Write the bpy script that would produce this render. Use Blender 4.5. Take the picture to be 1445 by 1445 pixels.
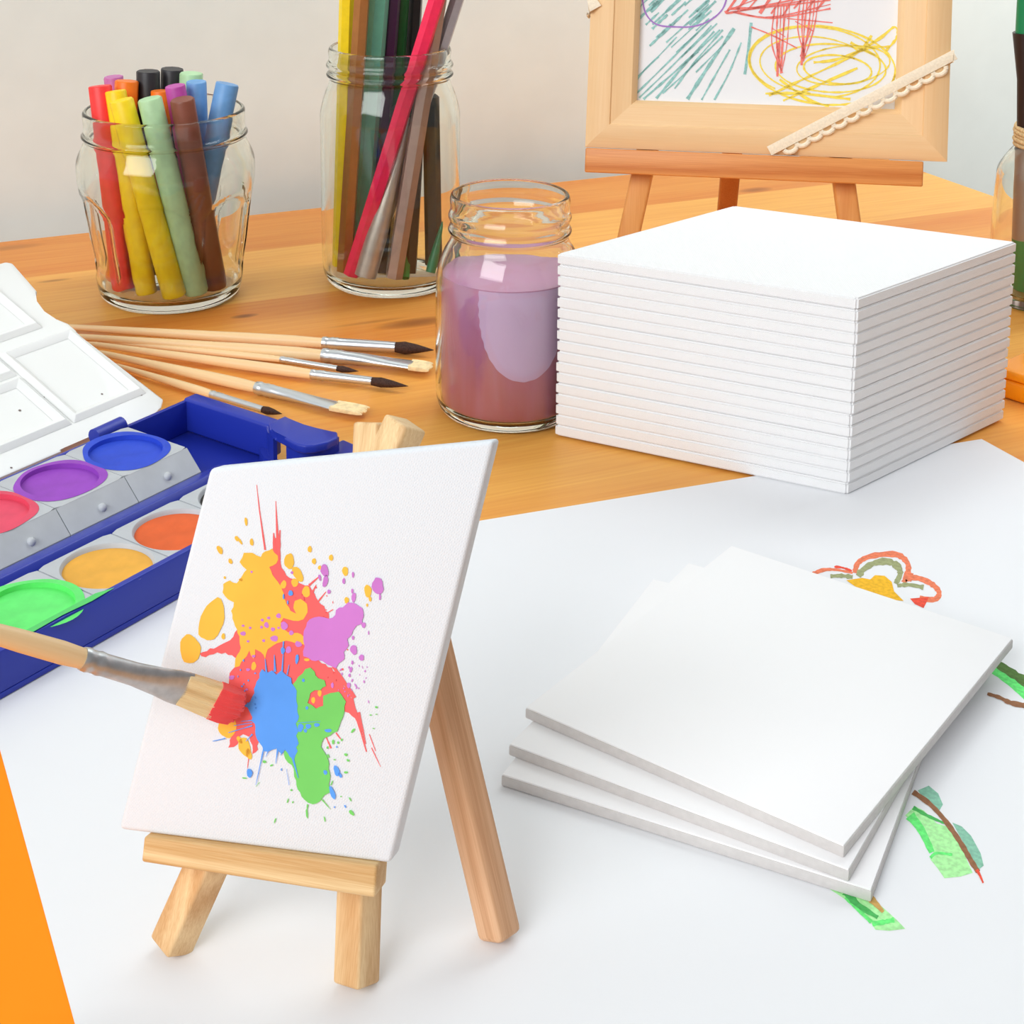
import bpy, bmesh, math, random
from mathutils import Vector as V
for o in list(bpy.data.objects): bpy.data.objects.remove(o)
SC = bpy.context.scene; COL = SC.collection
random.seed(7)

# ------------------------------------------------------------------ camera
T = 0.75                       # height of the table top above the floor
F, TH, X0, Y0, H = 2250.0, math.radians(12), 620.0, 150.0, 0.27
CAM = V((0, 0, T + H))
FW = V((0, math.cos(TH), -math.sin(TH))); UP = V((0, math.sin(TH), math.cos(TH))); RT = V((1, 0, 0))
cd = bpy.data.cameras.new('camera'); cam = bpy.data.objects.new('camera', cd); COL.objects.link(cam)
cam.location = CAM; cam.rotation_euler = (math.radians(90) - TH, 0, 0)
cd.sensor_width = 36; cd.lens = F / 1445 * 36
cd.shift_x = (722.5 - X0) / 1445; cd.shift_y = (Y0 - 722.5) / 1445
cd.clip_start = 0.01; cd.clip_end = 50
SC.camera = cam

# ------------------------------------------------------------------ light
SC.view_settings.view_transform = 'Standard'; SC.view_settings.look = 'None'
SC.view_settings.exposure = 0.0; SC.view_settings.gamma = 1.0; SC.view_settings.use_curve_mapping = False
SC.cycles.max_bounces = 16; SC.cycles.transmission_bounces = 14; SC.cycles.glossy_bounces = 6; SC.cycles.transparent_max_bounces = 16
W = bpy.data.worlds.new('daylight_room'); SC.world = W; W.use_nodes = True
wn = W.node_tree; wn.nodes.clear()
wo = wn.nodes.new('ShaderNodeOutputWorld'); bg = wn.nodes.new('ShaderNodeBackground')
tc = wn.nodes.new('ShaderNodeTexCoord'); dp = wn.nodes.new('ShaderNodeVectorMath'); dp.operation = 'DOT_PRODUCT'
dp.inputs[1].default_value = V((-0.70, -0.40, 0.59))
mr = wn.nodes.new('ShaderNodeMapRange'); mr.inputs['From Min'].default_value = -1; mr.inputs['To Min'].default_value = 0.05; mr.inputs['To Max'].default_value = 0.56
wn.links.new(tc.outputs['Generated'], dp.inputs[0]); wn.links.new(dp.outputs['Value'], mr.inputs['Value'])
wn.links.new(mr.outputs['Result'], bg.inputs['Strength']); bg.inputs['Color'].default_value = (0.98, 0.99, 1, 1)
wn.links.new(bg.outputs[0], wo.inputs[0])

def area(name, loc, target, sx, sy, power, col=(1, 1, 1)):
    l = bpy.data.lights.new(name, 'AREA'); l.shape = 'RECTANGLE'; l.size = sx; l.size_y = sy; l.energy = power; l.color = col
    o = bpy.data.objects.new(name, l); COL.objects.link(o); o.location = loc
    o.rotation_euler = (V(target) - V(loc)).to_track_quat('-Z', 'Y').to_euler(); return o
area('window_light', (-1.35, -1.50, T + 1.55), (0.05, 0.65, T), 2.0, 1.3, 58, (0.97, 0.99, 1))
area('wall_fill_light', (0.92, 1.16, T + 0.85), (0.86, 1.38, T + 0.28), 2.0, 0.2, 9.5, (0.95, 0.985, 1))  # added fill strip out of view, brightens the back wall
sl = bpy.data.lights.new('wall_fill_spot', 'SPOT'); sl.energy = 13; sl.spot_size = math.radians(40); sl.spot_blend = 0.9; sl.shadow_soft_size = 0.08; sl.color = (1, 0.975, 0.95)  # added spot out of view, lifts the right part of the wall
so = bpy.data.objects.new('wall_fill_spot', sl); COL.objects.link(so); so.location = (1.0, 0.60, T + 0.60)
so.rotation_euler = (V((0.50, 1.22, T + 0.02)) - V(so.location)).to_track_quat('-Z', 'Y').to_euler()

# ------------------------------------------------------------------ geometry helpers
def ray(px, py): return FW * F + RT * (px - X0) - UP * (py - Y0)
def P(px, py, z=0.0):                      # point of the table (or of a level z above it) seen at that place of the photo
    d = ray(px, py); return CAM + d * ((z - H) / d.z)
def AT(px, py, y):                         # same, at distance y
    d = ray(px, py); return CAM + d * (y / d.y)
class Plane:
    def __init__(s, p0, n): s.p0, s.n = p0, n
    def __call__(s, px, py, off=0.0):
        d = ray(px, py); return CAM + d * (((s.p0 + s.n * off - CAM).dot(s.n)) / d.dot(s.n))
def hx(r, g, b):
    f = lambda c: c / 12.92 if c <= 0.04045 else ((c + 0.055) / 1.055) ** 2.4
    return (f(r / 255), f(g / 255), f(b / 255), 1)

ORG = {}
def link(name, data, parent, origin):
    o = bpy.data.objects.new(name, data); COL.objects.link(o)
    if parent: o.parent = parent; o.location = origin - ORG[parent.name]
    else: o.location = origin
    ORG[o.name] = origin.copy(); return o
def tag(o, label=None, cat=None, group=None, kind=None):
    if label: o['label'] = label
    if cat: o['category'] = cat
    if group: o['group'] = group
    if kind: o['kind'] = kind
    return o
def thing(name, label, cat, loc, group=None):
    o = bpy.data.objects.new(name, None); COL.objects.link(o); o.location = loc; o.empty_display_size = 0.01
    ORG[o.name] = V(loc); return tag(o, label, cat, group)
def obj(name, bm, m, parent=None, smooth=False, bevel=0, seg=2, label=None, origin=None, auto=None):
    if bevel: bmesh.ops.bevel(bm, geom=list(bm.edges), offset=bevel, segments=seg, affect='EDGES', profile=0.5, clamp_overlap=True)
    bmesh.ops.recalc_face_normals(bm, faces=bm.faces)
    lo = V((min(v.co.x for v in bm.verts), min(v.co.y for v in bm.verts), min(v.co.z for v in bm.verts)))
    hi = V((max(v.co.x for v in bm.verts), max(v.co.y for v in bm.verts), max(v.co.z for v in bm.verts)))
    if origin is None: origin = V(((lo.x + hi.x) / 2, (lo.y + hi.y) / 2, lo.z))
    for v in bm.verts: v.co -= origin
    me = bpy.data.meshes.new(name); bm.to_mesh(me); bm.free(); me.materials.append(m)
    if smooth:
        me.polygons.foreach_set('use_smooth', [True] * len(me.polygons))
        if smooth != 'all': me.set_sharp_from_angle(angle=math.radians(38))
    o = link(name, me, parent, origin)
    if label: o['label'] = label
    return o
def NB(): return bmesh.new()
def prism(bm, pts, vec):
    a = [bm.verts.new(p) for p in pts]; b = [bm.verts.new(V(p) + V(vec)) for p in pts]; n = len(a)
    bm.faces.new(a); bm.faces.new(b[::-1])
    for i in range(n): bm.faces.new((a[i], b[i], b[(i + 1) % n], a[(i + 1) % n]))
    return bm
def box(bm, o, ax, ay, az):                # box from a corner and three edge vectors
    return prism(bm, [o, o + ax, o + ax + ay, o + ay], az)
def frame_of(d):
    d = d.normalized(); s = d.cross(V((0, 0, 1)))
    if s.length < 1e-4: s = V((1, 0, 0))
    s.normalize(); return s, s.cross(d).normalized()
def sweep(bm, path, rad, n=16, side=None, flat=None, caps=True, phase=0.0, close=False):
    """tube along points; rad one radius or one per point; flat: list of (half width, half height)"""
    rings = []; N = len(path)
    for i, p in enumerate(path):
        d = (path[(i + 1) % N if close else min(i + 1, N - 1)] - path[(i - 1) % N if close else max(i - 1, 0)])
        s, u = frame_of(d)
        if side is not None:
            s = (side - d.normalized() * side.dot(d.normalized())).normalized(); u = s.cross(d).normalized()
        w, h = flat[i] if flat else ((rad[i],) * 2 if isinstance(rad, (list, tuple)) else (rad, rad))
        rings.append([bm.verts.new(p + s * (w * math.cos(phase + 2 * math.pi * k / n)) + u * (h * math.sin(phase + 2 * math.pi * k / n))) for k in range(n)])
    for i in range(N if close else N - 1):
        a, b = rings[i], rings[(i + 1) % N]
        for k in range(n): bm.faces.new((a[k], a[(k + 1) % n], b[(k + 1) % n], b[k]))
    if caps and not close:
        bm.faces.new(rings[0][::-1]); bm.faces.new(rings[-1])
    return bm
def lathe(bm, prof, c, n=96, mod=None, closed=False):
    """prof [(r,z)] bottom to top round c; mod(r,z,phi)->r"""
    rings = []
    for r, z in prof:
        if r < 1e-6: rings.append([bm.verts.new(c + V((0, 0, z)))])
        else:
            rg = []
            for k in range(n):
                a = 2 * math.pi * k / n; rr = mod(r, z, a) if mod else r
                rg.append(bm.verts.new(c + V((rr * math.cos(a), rr * math.sin(a), z))))
            rings.append(rg)
    L = list(zip(rings, rings[1:])) + ([(rings[-1], rings[0])] if closed else [])
    for a, b in L:
        for k in range(n):
            k2 = (k + 1) % n
            if len(a) == 1 and len(b) == 1: continue
            if len(a) == 1: bm.faces.new((a[0], b[k], b[k2]))
            elif len(b) == 1: bm.faces.new((a[k], a[k2], b[0]))
            else: bm.faces.new((a[k], a[k2], b[k2], b[k]))
    return bm
def spline(pts, n=8):                       # Catmull-Rom through (x,y)
    out = []; m = len(pts)
    for i in range(m - 1):
        p0, p1, p2, p3 = pts[max(i - 1, 0)], pts[i], pts[i + 1], pts[min(i + 2, m - 1)]
        for k in range(n):
            t = k / n
            out.append(tuple(0.5 * (2 * b + (c - a) * t + (2 * a - 5 * b + 4 * c - d) * t * t + (3 * b - a - 3 * c + d) * t ** 3) for a, b, c, d in zip(p0, p1, p2, p3)))
    out.append(tuple(pts[-1])); return out

# ------------------------------------------------------------------ materials
def mat(name, col, rough=0.5, spec=0.5, metal=0, sss=0, coat=0, bump=None):
    m = bpy.data.materials.new(name); m.use_nodes = True; b = m.node_tree.nodes['Principled BSDF']
    b.inputs['Base Color'].default_value = col; b.inputs['Roughness'].default_value = rough
    b.inputs['Specular IOR Level'].default_value = spec; b.inputs['Metallic'].default_value = metal
    b.inputs['Coat Weight'].default_value = coat
    if sss: b.inputs['Subsurface Weight'].default_value = sss; b.inputs['Subsurface Radius'].default_value = (0.004, 0.003, 0.003)
    if bump:
        sc, st, var = bump; nt = m.node_tree; tx = nt.nodes.new('ShaderNodeTexCoord'); nz = nt.nodes.new('ShaderNodeTexNoise')
        nz.inputs['Scale'].default_value = sc; nz.inputs['Detail'].default_value = 4
        nt.links.new(tx.outputs['Object'], nz.inputs['Vector'])
        if st:
            bp = nt.nodes.new('ShaderNodeBump'); bp.inputs['Strength'].default_value = st; bp.inputs['Distance'].default_value = 0.0005
            nt.links.new(nz.outputs['Fac'], bp.inputs['Height']); nt.links.new(bp.outputs[0], b.inputs['Normal'])
        if var:
            mx = nt.nodes.new('ShaderNodeMix'); mx.data_type = 'RGBA'; mx.inputs['A'].default_value = tuple(c * (1 - var) for c in col[:3]) + (1,)
            mx.inputs['B'].default_value = tuple(min(1, c * (1 + var)) for c in col[:3]) + (1,)
            cr = nt.nodes.new('ShaderNodeMapRange'); cr.inputs['From Min'].default_value = 0.35; cr.inputs['From Max'].default_value = 0.65
            nt.links.new(nz.outputs['Fac'], cr.inputs['Value']); nt.links.new(cr.outputs[0], mx.inputs['Factor']); nt.links.new(mx.outputs['Result'], b.inputs['Base Color'])
    return m
class NT:
    def __init__(s, m): s.t = m.node_tree; s.b = s.t.nodes['Principled BSDF']
    def n(s, ty, **kw):
        x = s.t.nodes.new(ty)
        for k, v in kw.items(): setattr(x, k, v)
        return x
    def vm(s, op, a, b=None, scale=None):
        x = s.n('ShaderNodeVectorMath', operation=op)
        for i, q in enumerate((a, b)):
            if q is None: continue
            if hasattr(q, 'node'): s.t.links.new(q, x.inputs[i])
            else: x.inputs[i].default_value = q
        if scale is not None:
            if hasattr(scale, 'node'): s.t.links.new(scale, x.inputs['Scale'])
            else: x.inputs['Scale'].default_value = scale
        return x.outputs['Value'] if op in ('DOT_PRODUCT', 'LENGTH', 'DISTANCE') else x.outputs['Vector']
    def m(s, op, a, b=None):
        x = s.n('ShaderNodeMath', operation=op)
        for i, q in enumerate((a, b)):
            if q is None: continue
            if hasattr(q, 'node'): s.t.links.new(q, x.inputs[i])
            else: x.inputs[i].default_value = q
        return x.outputs[0]
    def noise(s, vec, scale, detail=3):
        x = s.n('ShaderNodeTexNoise'); x.inputs['Scale'].default_value = scale; x.inputs['Detail'].default_value = detail; s.t.links.new(vec, x.inputs['Vector']); return x.outputs['Fac']
    def mix(s, f, a, b):
        x = s.n('ShaderNodeMix', data_type='RGBA')
        for k, q in (('Factor', f), ('A', a), ('B', b)):
            if hasattr(q, 'node'): s.t.links.new(q, x.inputs[k])
            else: x.inputs[k].default_value = q
        return x.outputs['Result']
    def rng(s, v, a, b, c=0.0, d=1.0):
        x = s.n('ShaderNodeMapRange'); s.t.links.new(v, x.inputs['Value'])
        for k, q in zip(('From Min', 'From Max', 'To Min', 'To Max'), (a, b, c, d)): x.inputs[k].default_value = q
        return x.outputs[0]
def wood(name, base, dark, d, rings=260.0, stretch=0.06, rough=0.45, contrast=1.0, knots=None, planks=None, spec=0.4, warp=5.0):
    """timber with its grain along d (object axes are the world's)"""
    m = mat(name, base, rough, spec); g = NT(m); d = V(d).normalized()
    co = g.n('ShaderNodeTexCoord').outputs['Object']
    along = g.vm('DOT_PRODUCT', co, d)
    v = g.vm('SUBTRACT', co, g.vm('SCALE', tuple(d), None, g.m('MULTIPLY', along, 1 - stretch)))
    if planks:
        pd, pw = planks; idx = g.m('FLOOR', g.m('DIVIDE', g.vm('DOT_PRODUCT', co, pd), pw))
        v = g.vm('ADD', v, g.vm('SCALE', (3.1, 1.7, 2.3), None, idx))
    n1 = g.noise(v, rings / 9, 2); n2 = g.noise(v, rings * 1.3, 4); n3 = g.noise(v, rings * 8, 2)
    ring = g.m('SINE', g.m('MULTIPLY', g.m('ADD', n1, g.m('MULTIPLY', n2, 0.06)), warp * 6.283))
    f = g.m('ADD', g.m('MULTIPLY', g.rng(ring, -1, 1), 0.5), g.m('MULTIPLY', g.rng(n3, 0.3, 0.7), 0.3))
    f = g.m('MULTIPLY', f, contrast)
    col = g.mix(f, base, dark)
    if planks:
        wh = g.n('ShaderNodeTexWhiteNoise', noise_dimensions='1D'); g.t.links.new(idx, wh.inputs['W'])
        col = g.mix(g.m('MULTIPLY', wh.outputs['Value'], 0.35), col, dark)
    for k, (kp, kl, kw, ks) in enumerate(knots or []):
        df = g.vm('SUBTRACT', co, tuple(kp)); al = g.vm('DOT_PRODUCT', df, d); pe = V((-d.y, d.x, 0)); ac = g.vm('DOT_PRODUCT', df, pe)
        q = g.m('ADD', g.m('POWER', g.m('DIVIDE', g.m('ABSOLUTE', al), kl), 2.0), g.m('POWER', g.m('DIVIDE', g.m('ABSOLUTE', ac), kw), 2.0))
        q = g.m('ADD', q, g.m('MULTIPLY', n2, 0.8))
        kf = g.m('MULTIPLY', g.rng(q, 0.4, 1.8, 1, 0), ks)
        col = g.mix(kf, col, hx(105, 45, 15))
    g.t.links.new(col, g.b.inputs['Base Color'])
    bp = g.n('ShaderNodeBump'); bp.inputs['Strength'].default_value = 0.12; bp.inputs['Distance'].default_value = 0.0003
    g.t.links.new(n3, bp.inputs['Height']); g.t.links.new(bp.outputs[0], g.b.inputs['Normal'])
    return m
def weave(name, col, scale=1500, strength=0.5, dist=0.0002):
    m = mat(name, col, 0.8, 0.2); g = NT(m); co = g.n('ShaderNodeTexCoord').outputs['Object']
    sx = g.n('ShaderNodeSeparateXYZ'); g.t.links.new(co, sx.inputs[0])
    s = [g.m('SINE', g.m('MULTIPLY', q, scale)) for q in sx.outputs]
    h = g.m('ADD', g.m('ADD', g.m('MULTIPLY', s[0], s[2]), g.m('MULTIPLY', s[0], s[1])), g.m('MULTIPLY', g.noise(co, 900, 3), 2.5))
    bp = g.n('ShaderNodeBump'); bp.inputs['Strength'].default_value = strength; bp.inputs['Distance'].default_value = dist
    g.t.links.new(h, bp.inputs['Height']); g.t.links.new(bp.outputs[0], g.b.inputs['Normal']); return m
def glass(name, col):
    m = bpy.data.materials.new(name); m.use_nodes = True; t = m.node_tree; t.nodes.clear()
    o = t.nodes.new('ShaderNodeOutputMaterial'); g = t.nodes.new('ShaderNodeBsdfGlass')
    g.inputs['Color'].default_value = col; g.inputs['Roughness'].default_value = 0.0; g.inputs['IOR'].default_value = 1.4
    t.links.new(g.outputs[0], o.inputs[0]); return m

M = {}
M['wall'] = mat('wall_paint', hx(237, 246, 243), 0.9, 0.1, bump=(35, 0.05, 0.015))
M['floor'] = wood('floor_boards', hx(170, 140, 105), hx(130, 100, 70), (1, 0, 0), 60)
M['canvas'] = weave('primed_canvas', hx(229, 234, 240), 9500, 0.25, 0.0001)
M['panel'] = weave('panel_canvas', hx(240, 240, 241), 8500, 0.5, 0.00015)
M['board'] = mat('white_board', hx(244, 243, 244), 0.7, 0.2, bump=(300, 0.05, 0))
M['boardedge'] = mat('board_edge', hx(208, 204, 202), 0.8, 0.1, bump=(500, 0.3, 0.03))
M['paper'] = mat('white_paper', hx(235, 236, 239), 0.75, 0.2, bump=(60, 0.03, 0))
M['orange'] = mat('orange_paper', hx(255, 146, 12), 0.7, 0.2)
M['glass'] = glass('clear_glass', (0.986, 0.996, 0.980, 1))
M['blue'] = mat('blue_plastic', hx(34, 52, 165), 0.35, 0.4)
M['grey'] = mat('grey_pan_plastic', hx(188, 192, 197), 0.45, 0.4, bump=(120, 0.1, 0.04))
M['lid'] = mat('white_palette_plastic', hx(240, 241, 239), 0.35, 0.5)
M['black'] = mat('black_plastic', hx(25, 22, 24), 0.4)
M['metal'] = mat('ferrule_metal', hx(215, 218, 222), 0.28, 0.5, metal=0.9)
M['lace'] = mat('cotton_lace', hx(246, 232, 208), 0.9, 0.1, bump=(900, 0.6, 0.05))
M['twine'] = mat('jute_twine', hx(205, 175, 130), 0.9, 0.1, bump=(900, 0.8, 0.2))

# ------------------------------------------------------------------ room shell and table
gd = V((math.cos(math.radians(22.3)), math.sin(math.radians(22.3)), 0)); gp = V((-gd.y, gd.x, 0))      # along and across the table
corner = P(1215, 210)
knots = [(P(345, 446), 0.007, 0.0028, 0.8), (P(588, 455), 0.02, 0.006, 0.65), (P(1066, 268), 0.012, 0.005, 0.6), (P(76, 396), 0.009, 0.002, 0.5), (P(10, 350), 0.02, 0.005, 0.35), (P(520, 455), 0.02, 0.002, 0.3)]
torg = corner - gd * 0.65 - gp * 0.5
torg = V((torg.x, torg.y, T - 0.028))
M['table'] = wood('pine_table', hx(246, 184, 90), hx(218, 124, 42), gd, 70, 0.035, 0.45, 1.15,
                  [(k[0] - torg, k[1], k[2], k[3]) for k in knots], (gp, 0.085), 0.35, 3.0)
table = thing('table', 'pine wood table with orange varnish standing against the pale wall', 'table', V((torg.x, torg.y, 0)))
bm = NB(); box(bm, V((corner.x, corner.y, T - 0.028)), -gd * 1.3, -gp * 1.0, V((0, 0, 0.028)))
obj('tabletop', bm, M['table'], table, True, 0.002, origin=torg)
M['tleg'] = wood('pine_leg', hx(220, 150, 78), hx(190, 112, 45), (0, 0, 1), 90)
for i, j in ((0.05, 0.05), (1.2, 0.05), (0.05, 0.9), (1.2, 0.9)):
    bm = NB(); c = corner - gd * i - gp * j; box(bm, V((c.x, c.y, 0)), -gd * 0.05, -gp * 0.05, V((0, 0, T - 0.028)))
    obj('leg', bm, M['tleg'], table, True, 0.003)
wb = V((corner.x, corner.y, 0)) + gp * 0.035
bm = NB(); box(bm, wb + gd * 1.6, -gd * 4.2, gp * 0.1, V((0, 0, 2.4))); tag(obj('wall_back', bm, M['wall']), 'pale cream painted wall behind the table', kind='structure')
bm = NB(); box(bm, wb + gd * 1.6 + V((0, 0, -0.05)), -gd * 4.2, -gp * 3.2, V((0, 0, 0.05))); tag(obj('floor', bm, M['floor']), 'wooden floor under the table', kind='structure')

# ------------------------------------------------------------------ papers on the table
def sheet(name, corners, z, m, label, cat, th=0.0003):
    bm = NB(); prism(bm, [V((p.x, p.y, T + z)) for p in corners], V((0, 0, th))); return tag(obj(name, bm, m), label, cat)
u1 = V((math.cos(math.radians(18.3)), math.sin(math.radians(18.3)), 0)); u2 = V((math.cos(math.radians(-67.0)), math.sin(math.radians(-67.0)), 0))
pc = P(1385, 622)
tl = P(-80, 877)
a_ = P(0, 1060); b_ = P(105, 1445)
el = (b_ - a_).normalized()
def isect(p, d, q, e):
    t = ((q.x - p.x) * e.y - (q.y - p.y) * e.x) / (d.x * e.y - d.y * e.x); return p + d * t
tl = isect(P(686, 742), -u1, a_, el)
paper = thing('drawing_paper', 'large white sheet of paper with crayon flower drawing, lying under the white boards', 'paper', tl + V((0, 0, 0.0004)))
br = pc - u1 * 0.0 + (P(1445, 655) - pc).normalized() * 0.33; bl = a_ + el * 0.165
bm = NB(); prism(bm, [V((p.x, p.y, T + 0.0005)) for p in (tl, pc, br, bl)], V((0, 0, 0.0003))); obj('sheet', bm, M['paper'], paper)
o1 = a_ - el * 0.03 + u1 * 0.02; o2 = a_ + el * 0.16 + u1 * 0.02
sheet('orange_paper', [o1, o2, o2 - u1 * 0.17, o1 - u1 * 0.17], 0.0001, M['orange'], 'bright orange sheet of paper at the left below the white sheet', 'paper')
e1, e2 = P(1275, 1447), P(1447, 1341); ed = (e2 - e1).normalized(); en = V((ed.y, -ed.x, 0))
sheet('blank_paper', [e1 - ed * 0.03, e1 + ed * 0.07, e1 + ed * 0.07 + en * 0.05, e1 - ed * 0.03 + en * 0.05], 0.0009, M['paper'], 'plain white sheet overlapping the near right corner of the drawing paper', 'paper')

def poly(bm, pts):
    f = bm.faces.new([bm.verts.new(p) for p in pts]); bmesh.ops.triangulate(bm, faces=[f])
def stroke(bm, px, w, fn, jit=0.0, n=6, off=0.0):
    """ribbon along photo points on the surface fn; w one width or one per point"""
    s = spline([tuple(map(float, p)) for p in px], n) if len(px) > 2 else [(px[0][0] + (px[1][0] - px[0][0]) * t / 6, px[0][1] + (px[1][1] - px[0][1]) * t / 6) for t in range(7)]
    L = []; N = len(s)
    for i, (x, y) in enumerate(s):
        x2, y2 = s[min(i + 1, N - 1)]; x1, y1 = s[max(i - 1, 0)]; dx, dy = x2 - x1, y2 - y1; q = math.hypot(dx, dy) or 1
        ww = w if not isinstance(w, (list, tuple)) else w[0] + (w[-1] - w[0]) * i / (N - 1) if len(w) == 2 else w[min(len(w) - 1, int(i * len(w) / N))]
        ww = ww / 2 * (1 + random.uniform(-jit, jit))
        L.append((bm.verts.new(fn(x - dy / q * ww, y + dx / q * ww, off)), bm.verts.new(fn(x + dy / q * ww, y - dx / q * ww, off))))
    for a, b in zip(L, L[1:]): bm.faces.new((a[0], a[1], b[1], b[0]))
onpaper = lambda x, y, off=0.0: P(x, y, 0.00085 + off)
def crayon(name, rgb, rough=0.7): return mat(name, hx(*rgb), rough, 0.15, bump=(700, 0, 0.14))
def Zf(l): return [(1120 + x / 4.446, 740 + y / 4.446) for x, y in l]
def Zl(l): return [(1180 + x / 4.517, 1040 + y / 4.517) for x, y in l]
C = {k: crayon('crayon_' + k, v) for k, v in dict(salmon=(235, 130, 95), olive=(160, 165, 120), egg=(245, 185, 45), red=(235, 85, 65), lime=(110, 235, 125), palelime=(175, 240, 165),
     moss=(88, 120, 62), brown=(150, 105, 75), teal=(140, 195, 170), tan=(205, 165, 95), green=(80, 180, 95)).items()}
bm = NB()
stroke(bm, Zf([(385, 305), (405, 240), (490, 198), (640, 188), (712, 240), (716, 310), (690, 365)]), 8, onpaper, 0.2)
stroke(bm, Zf([(700, 345), (770, 335), (860, 370), (912, 425), (885, 470), (790, 465)]), 7.5, onpaper, 0.2)
stroke(bm, Zf([(120, 310), (190, 285), (270, 285), (370, 305)]), [6, 3], onpaper, 0.2)
stroke(bm, Zf([(690, 318), (745, 334)]), 10, onpaper, 0.3, off=0.00006)
obj('crayon_petal_outline', bm, C['salmon'], paper)
bm = NB()
stroke(bm, Zf([(405, 325), (435, 285), (500, 245), (585, 232), (650, 262), (668, 310), (640, 372)]), 9, onpaper, 0.3, off=0.00003)
stroke(bm, Zf([(650, 385), (720, 378), (815, 395)]), 6, onpaper, 0.3, off=0.00003); stroke(bm, Zf([(230, 325), (300, 322), (370, 330)]), 6, onpaper, 0.3, off=0.00003)
obj('crayon_petal_shading', bm, C['olive'], paper)
bm = NB()
poly(bm, [onpaper(x, y, 0.00006) for x, y in Zf([(330, 350), (430, 335), (480, 345), (510, 318), (570, 322), (615, 360), (630, 420), (690, 480), (600, 470), (470, 420), (400, 400)])])
obj('crayon_flower_heart', bm, C['egg'], paper)
bm = NB()
poly(bm, [onpaper(x, y, 0.00003) for x, y in Zf([(730, 465), (850, 455), (815, 525), (760, 500)])]); obj('crayon_red_dab', bm, C['red'], paper)
bm = NB(); stroke(bm, Zf([(255, 265), (310, 272), (365, 292)]), 3, onpaper, 0.4, off=0.00003); obj('crayon_red_dab', bm, C['red'], paper)
bm = NB(); stroke(bm, Zf([(1180, 860), (1300, 935), (1430, 1035), (1560, 1130)]), [12, 19], onpaper, 0.1); obj('crayon_stalk', bm, C['lime'], paper)
bm = NB(); stroke(bm, Zf([(1200, 830), (1300, 890), (1420, 965), (1560, 1050)]), [8, 15], onpaper, 0.2, off=0.00003); obj('crayon_stalk_shade', bm, C['moss'], paper)
bm = NB(); stroke(bm, Zf([(1215, 1062), (1290, 1085), (1360, 1118), (1470, 1140), (1560, 1150)]), [4, 9], onpaper, 0.2, off=0.00008); obj('crayon_twig', bm, C['brown'], paper)
bm = NB()
poly(bm, [onpaper(x, y) for x, y in Zl([(440, 500), (500, 440), (560, 470), (640, 550), (705, 570), (790, 690), (870, 865), (790, 890), (690, 900), (645, 835), (600, 780), (620, 735), (570, 640)])])
obj('crayon_leaf', bm, C['palelime'], paper); bm = NB()
poly(bm, [onpaper(x, y) for x, y in Zl([(-40, 970), (60, 985), (180, 1010), (290, 1080), (380, 1160), (440, 1222), (340, 1235), (250, 1228), (200, 1150), (80, 1050)])])
obj('crayon_leaf', bm, C['palelime'], paper)
bm = NB(); stroke(bm, Zl([(470, 500), (540, 590), (610, 735)]), [14, 8], onpaper, 0.1, off=0.00003); stroke(bm, Zl([(600, 770), (640, 740), (740, 750)]), 4, onpaper, 0.2, off=0.00005); obj('crayon_leaf_edge', bm, C['lime'], paper); bm = NB()
stroke(bm, Zl([(230, 1190), (300, 1180), (370, 1165)]), 7, onpaper, 0.3, off=0.00003); stroke(bm, Zl([(60, 1020), (150, 1110), (225, 1180)]), 5, onpaper, 0.3, off=0.00005); obj('crayon_leaf_edge', bm, C['lime'], paper)
bm = NB(); poly(bm, [onpaper(x, y, 0.00002) for x, y in Zl([(520, 340), (590, 310), (650, 360), (680, 430), (650, 480), (560, 400)])])
obj('crayon_leaf_lobe', bm, C['teal'], paper); bm = NB()
poly(bm, [onpaper(x, y, 0.00002) for x, y in Zl([(740, 545), (800, 570), (860, 630), (920, 740), (940, 820), (900, 850), (820, 690)])]); obj('crayon_leaf_lobe', bm, C['teal'], paper)
bm = NB(); stroke(bm, Zl([(490, 350), (600, 430), (700, 540), (790, 670), (860, 790), (905, 860)]), [7, 7], onpaper, 0.15, off=0.00006); obj('crayon_leaf_rib', bm, C['brown'], paper)
bm = NB(); stroke(bm, Zl([(895, 845), (915, 880), (937, 930)]), [5, 2], onpaper, 0.1, off=0.00009); obj('crayon_leaf_tip', bm, C['red'], paper)
bm = NB(); stroke(bm, Zl([(60, 985), (140, 1070), (265, 1150)]), [12, 5], onpaper, 0.2, off=0.00006); obj('crayon_leaf_shadow', bm, C['green'], paper); bm = NB(); stroke(bm, Zl([(490, 450), (580, 500), (690, 550)]), [6, 3], onpaper, 0.2, off=0.00005); obj('crayon_leaf_shadow', bm, C['green'], paper)
bm = NB(); stroke(bm, Zl([(200, 1010), (250, 1060), (300, 1115)]), [12, 5], onpaper, 0.1, off=0.00008); obj('crayon_leaf_stem', bm, C['tan'], paper)

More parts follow.
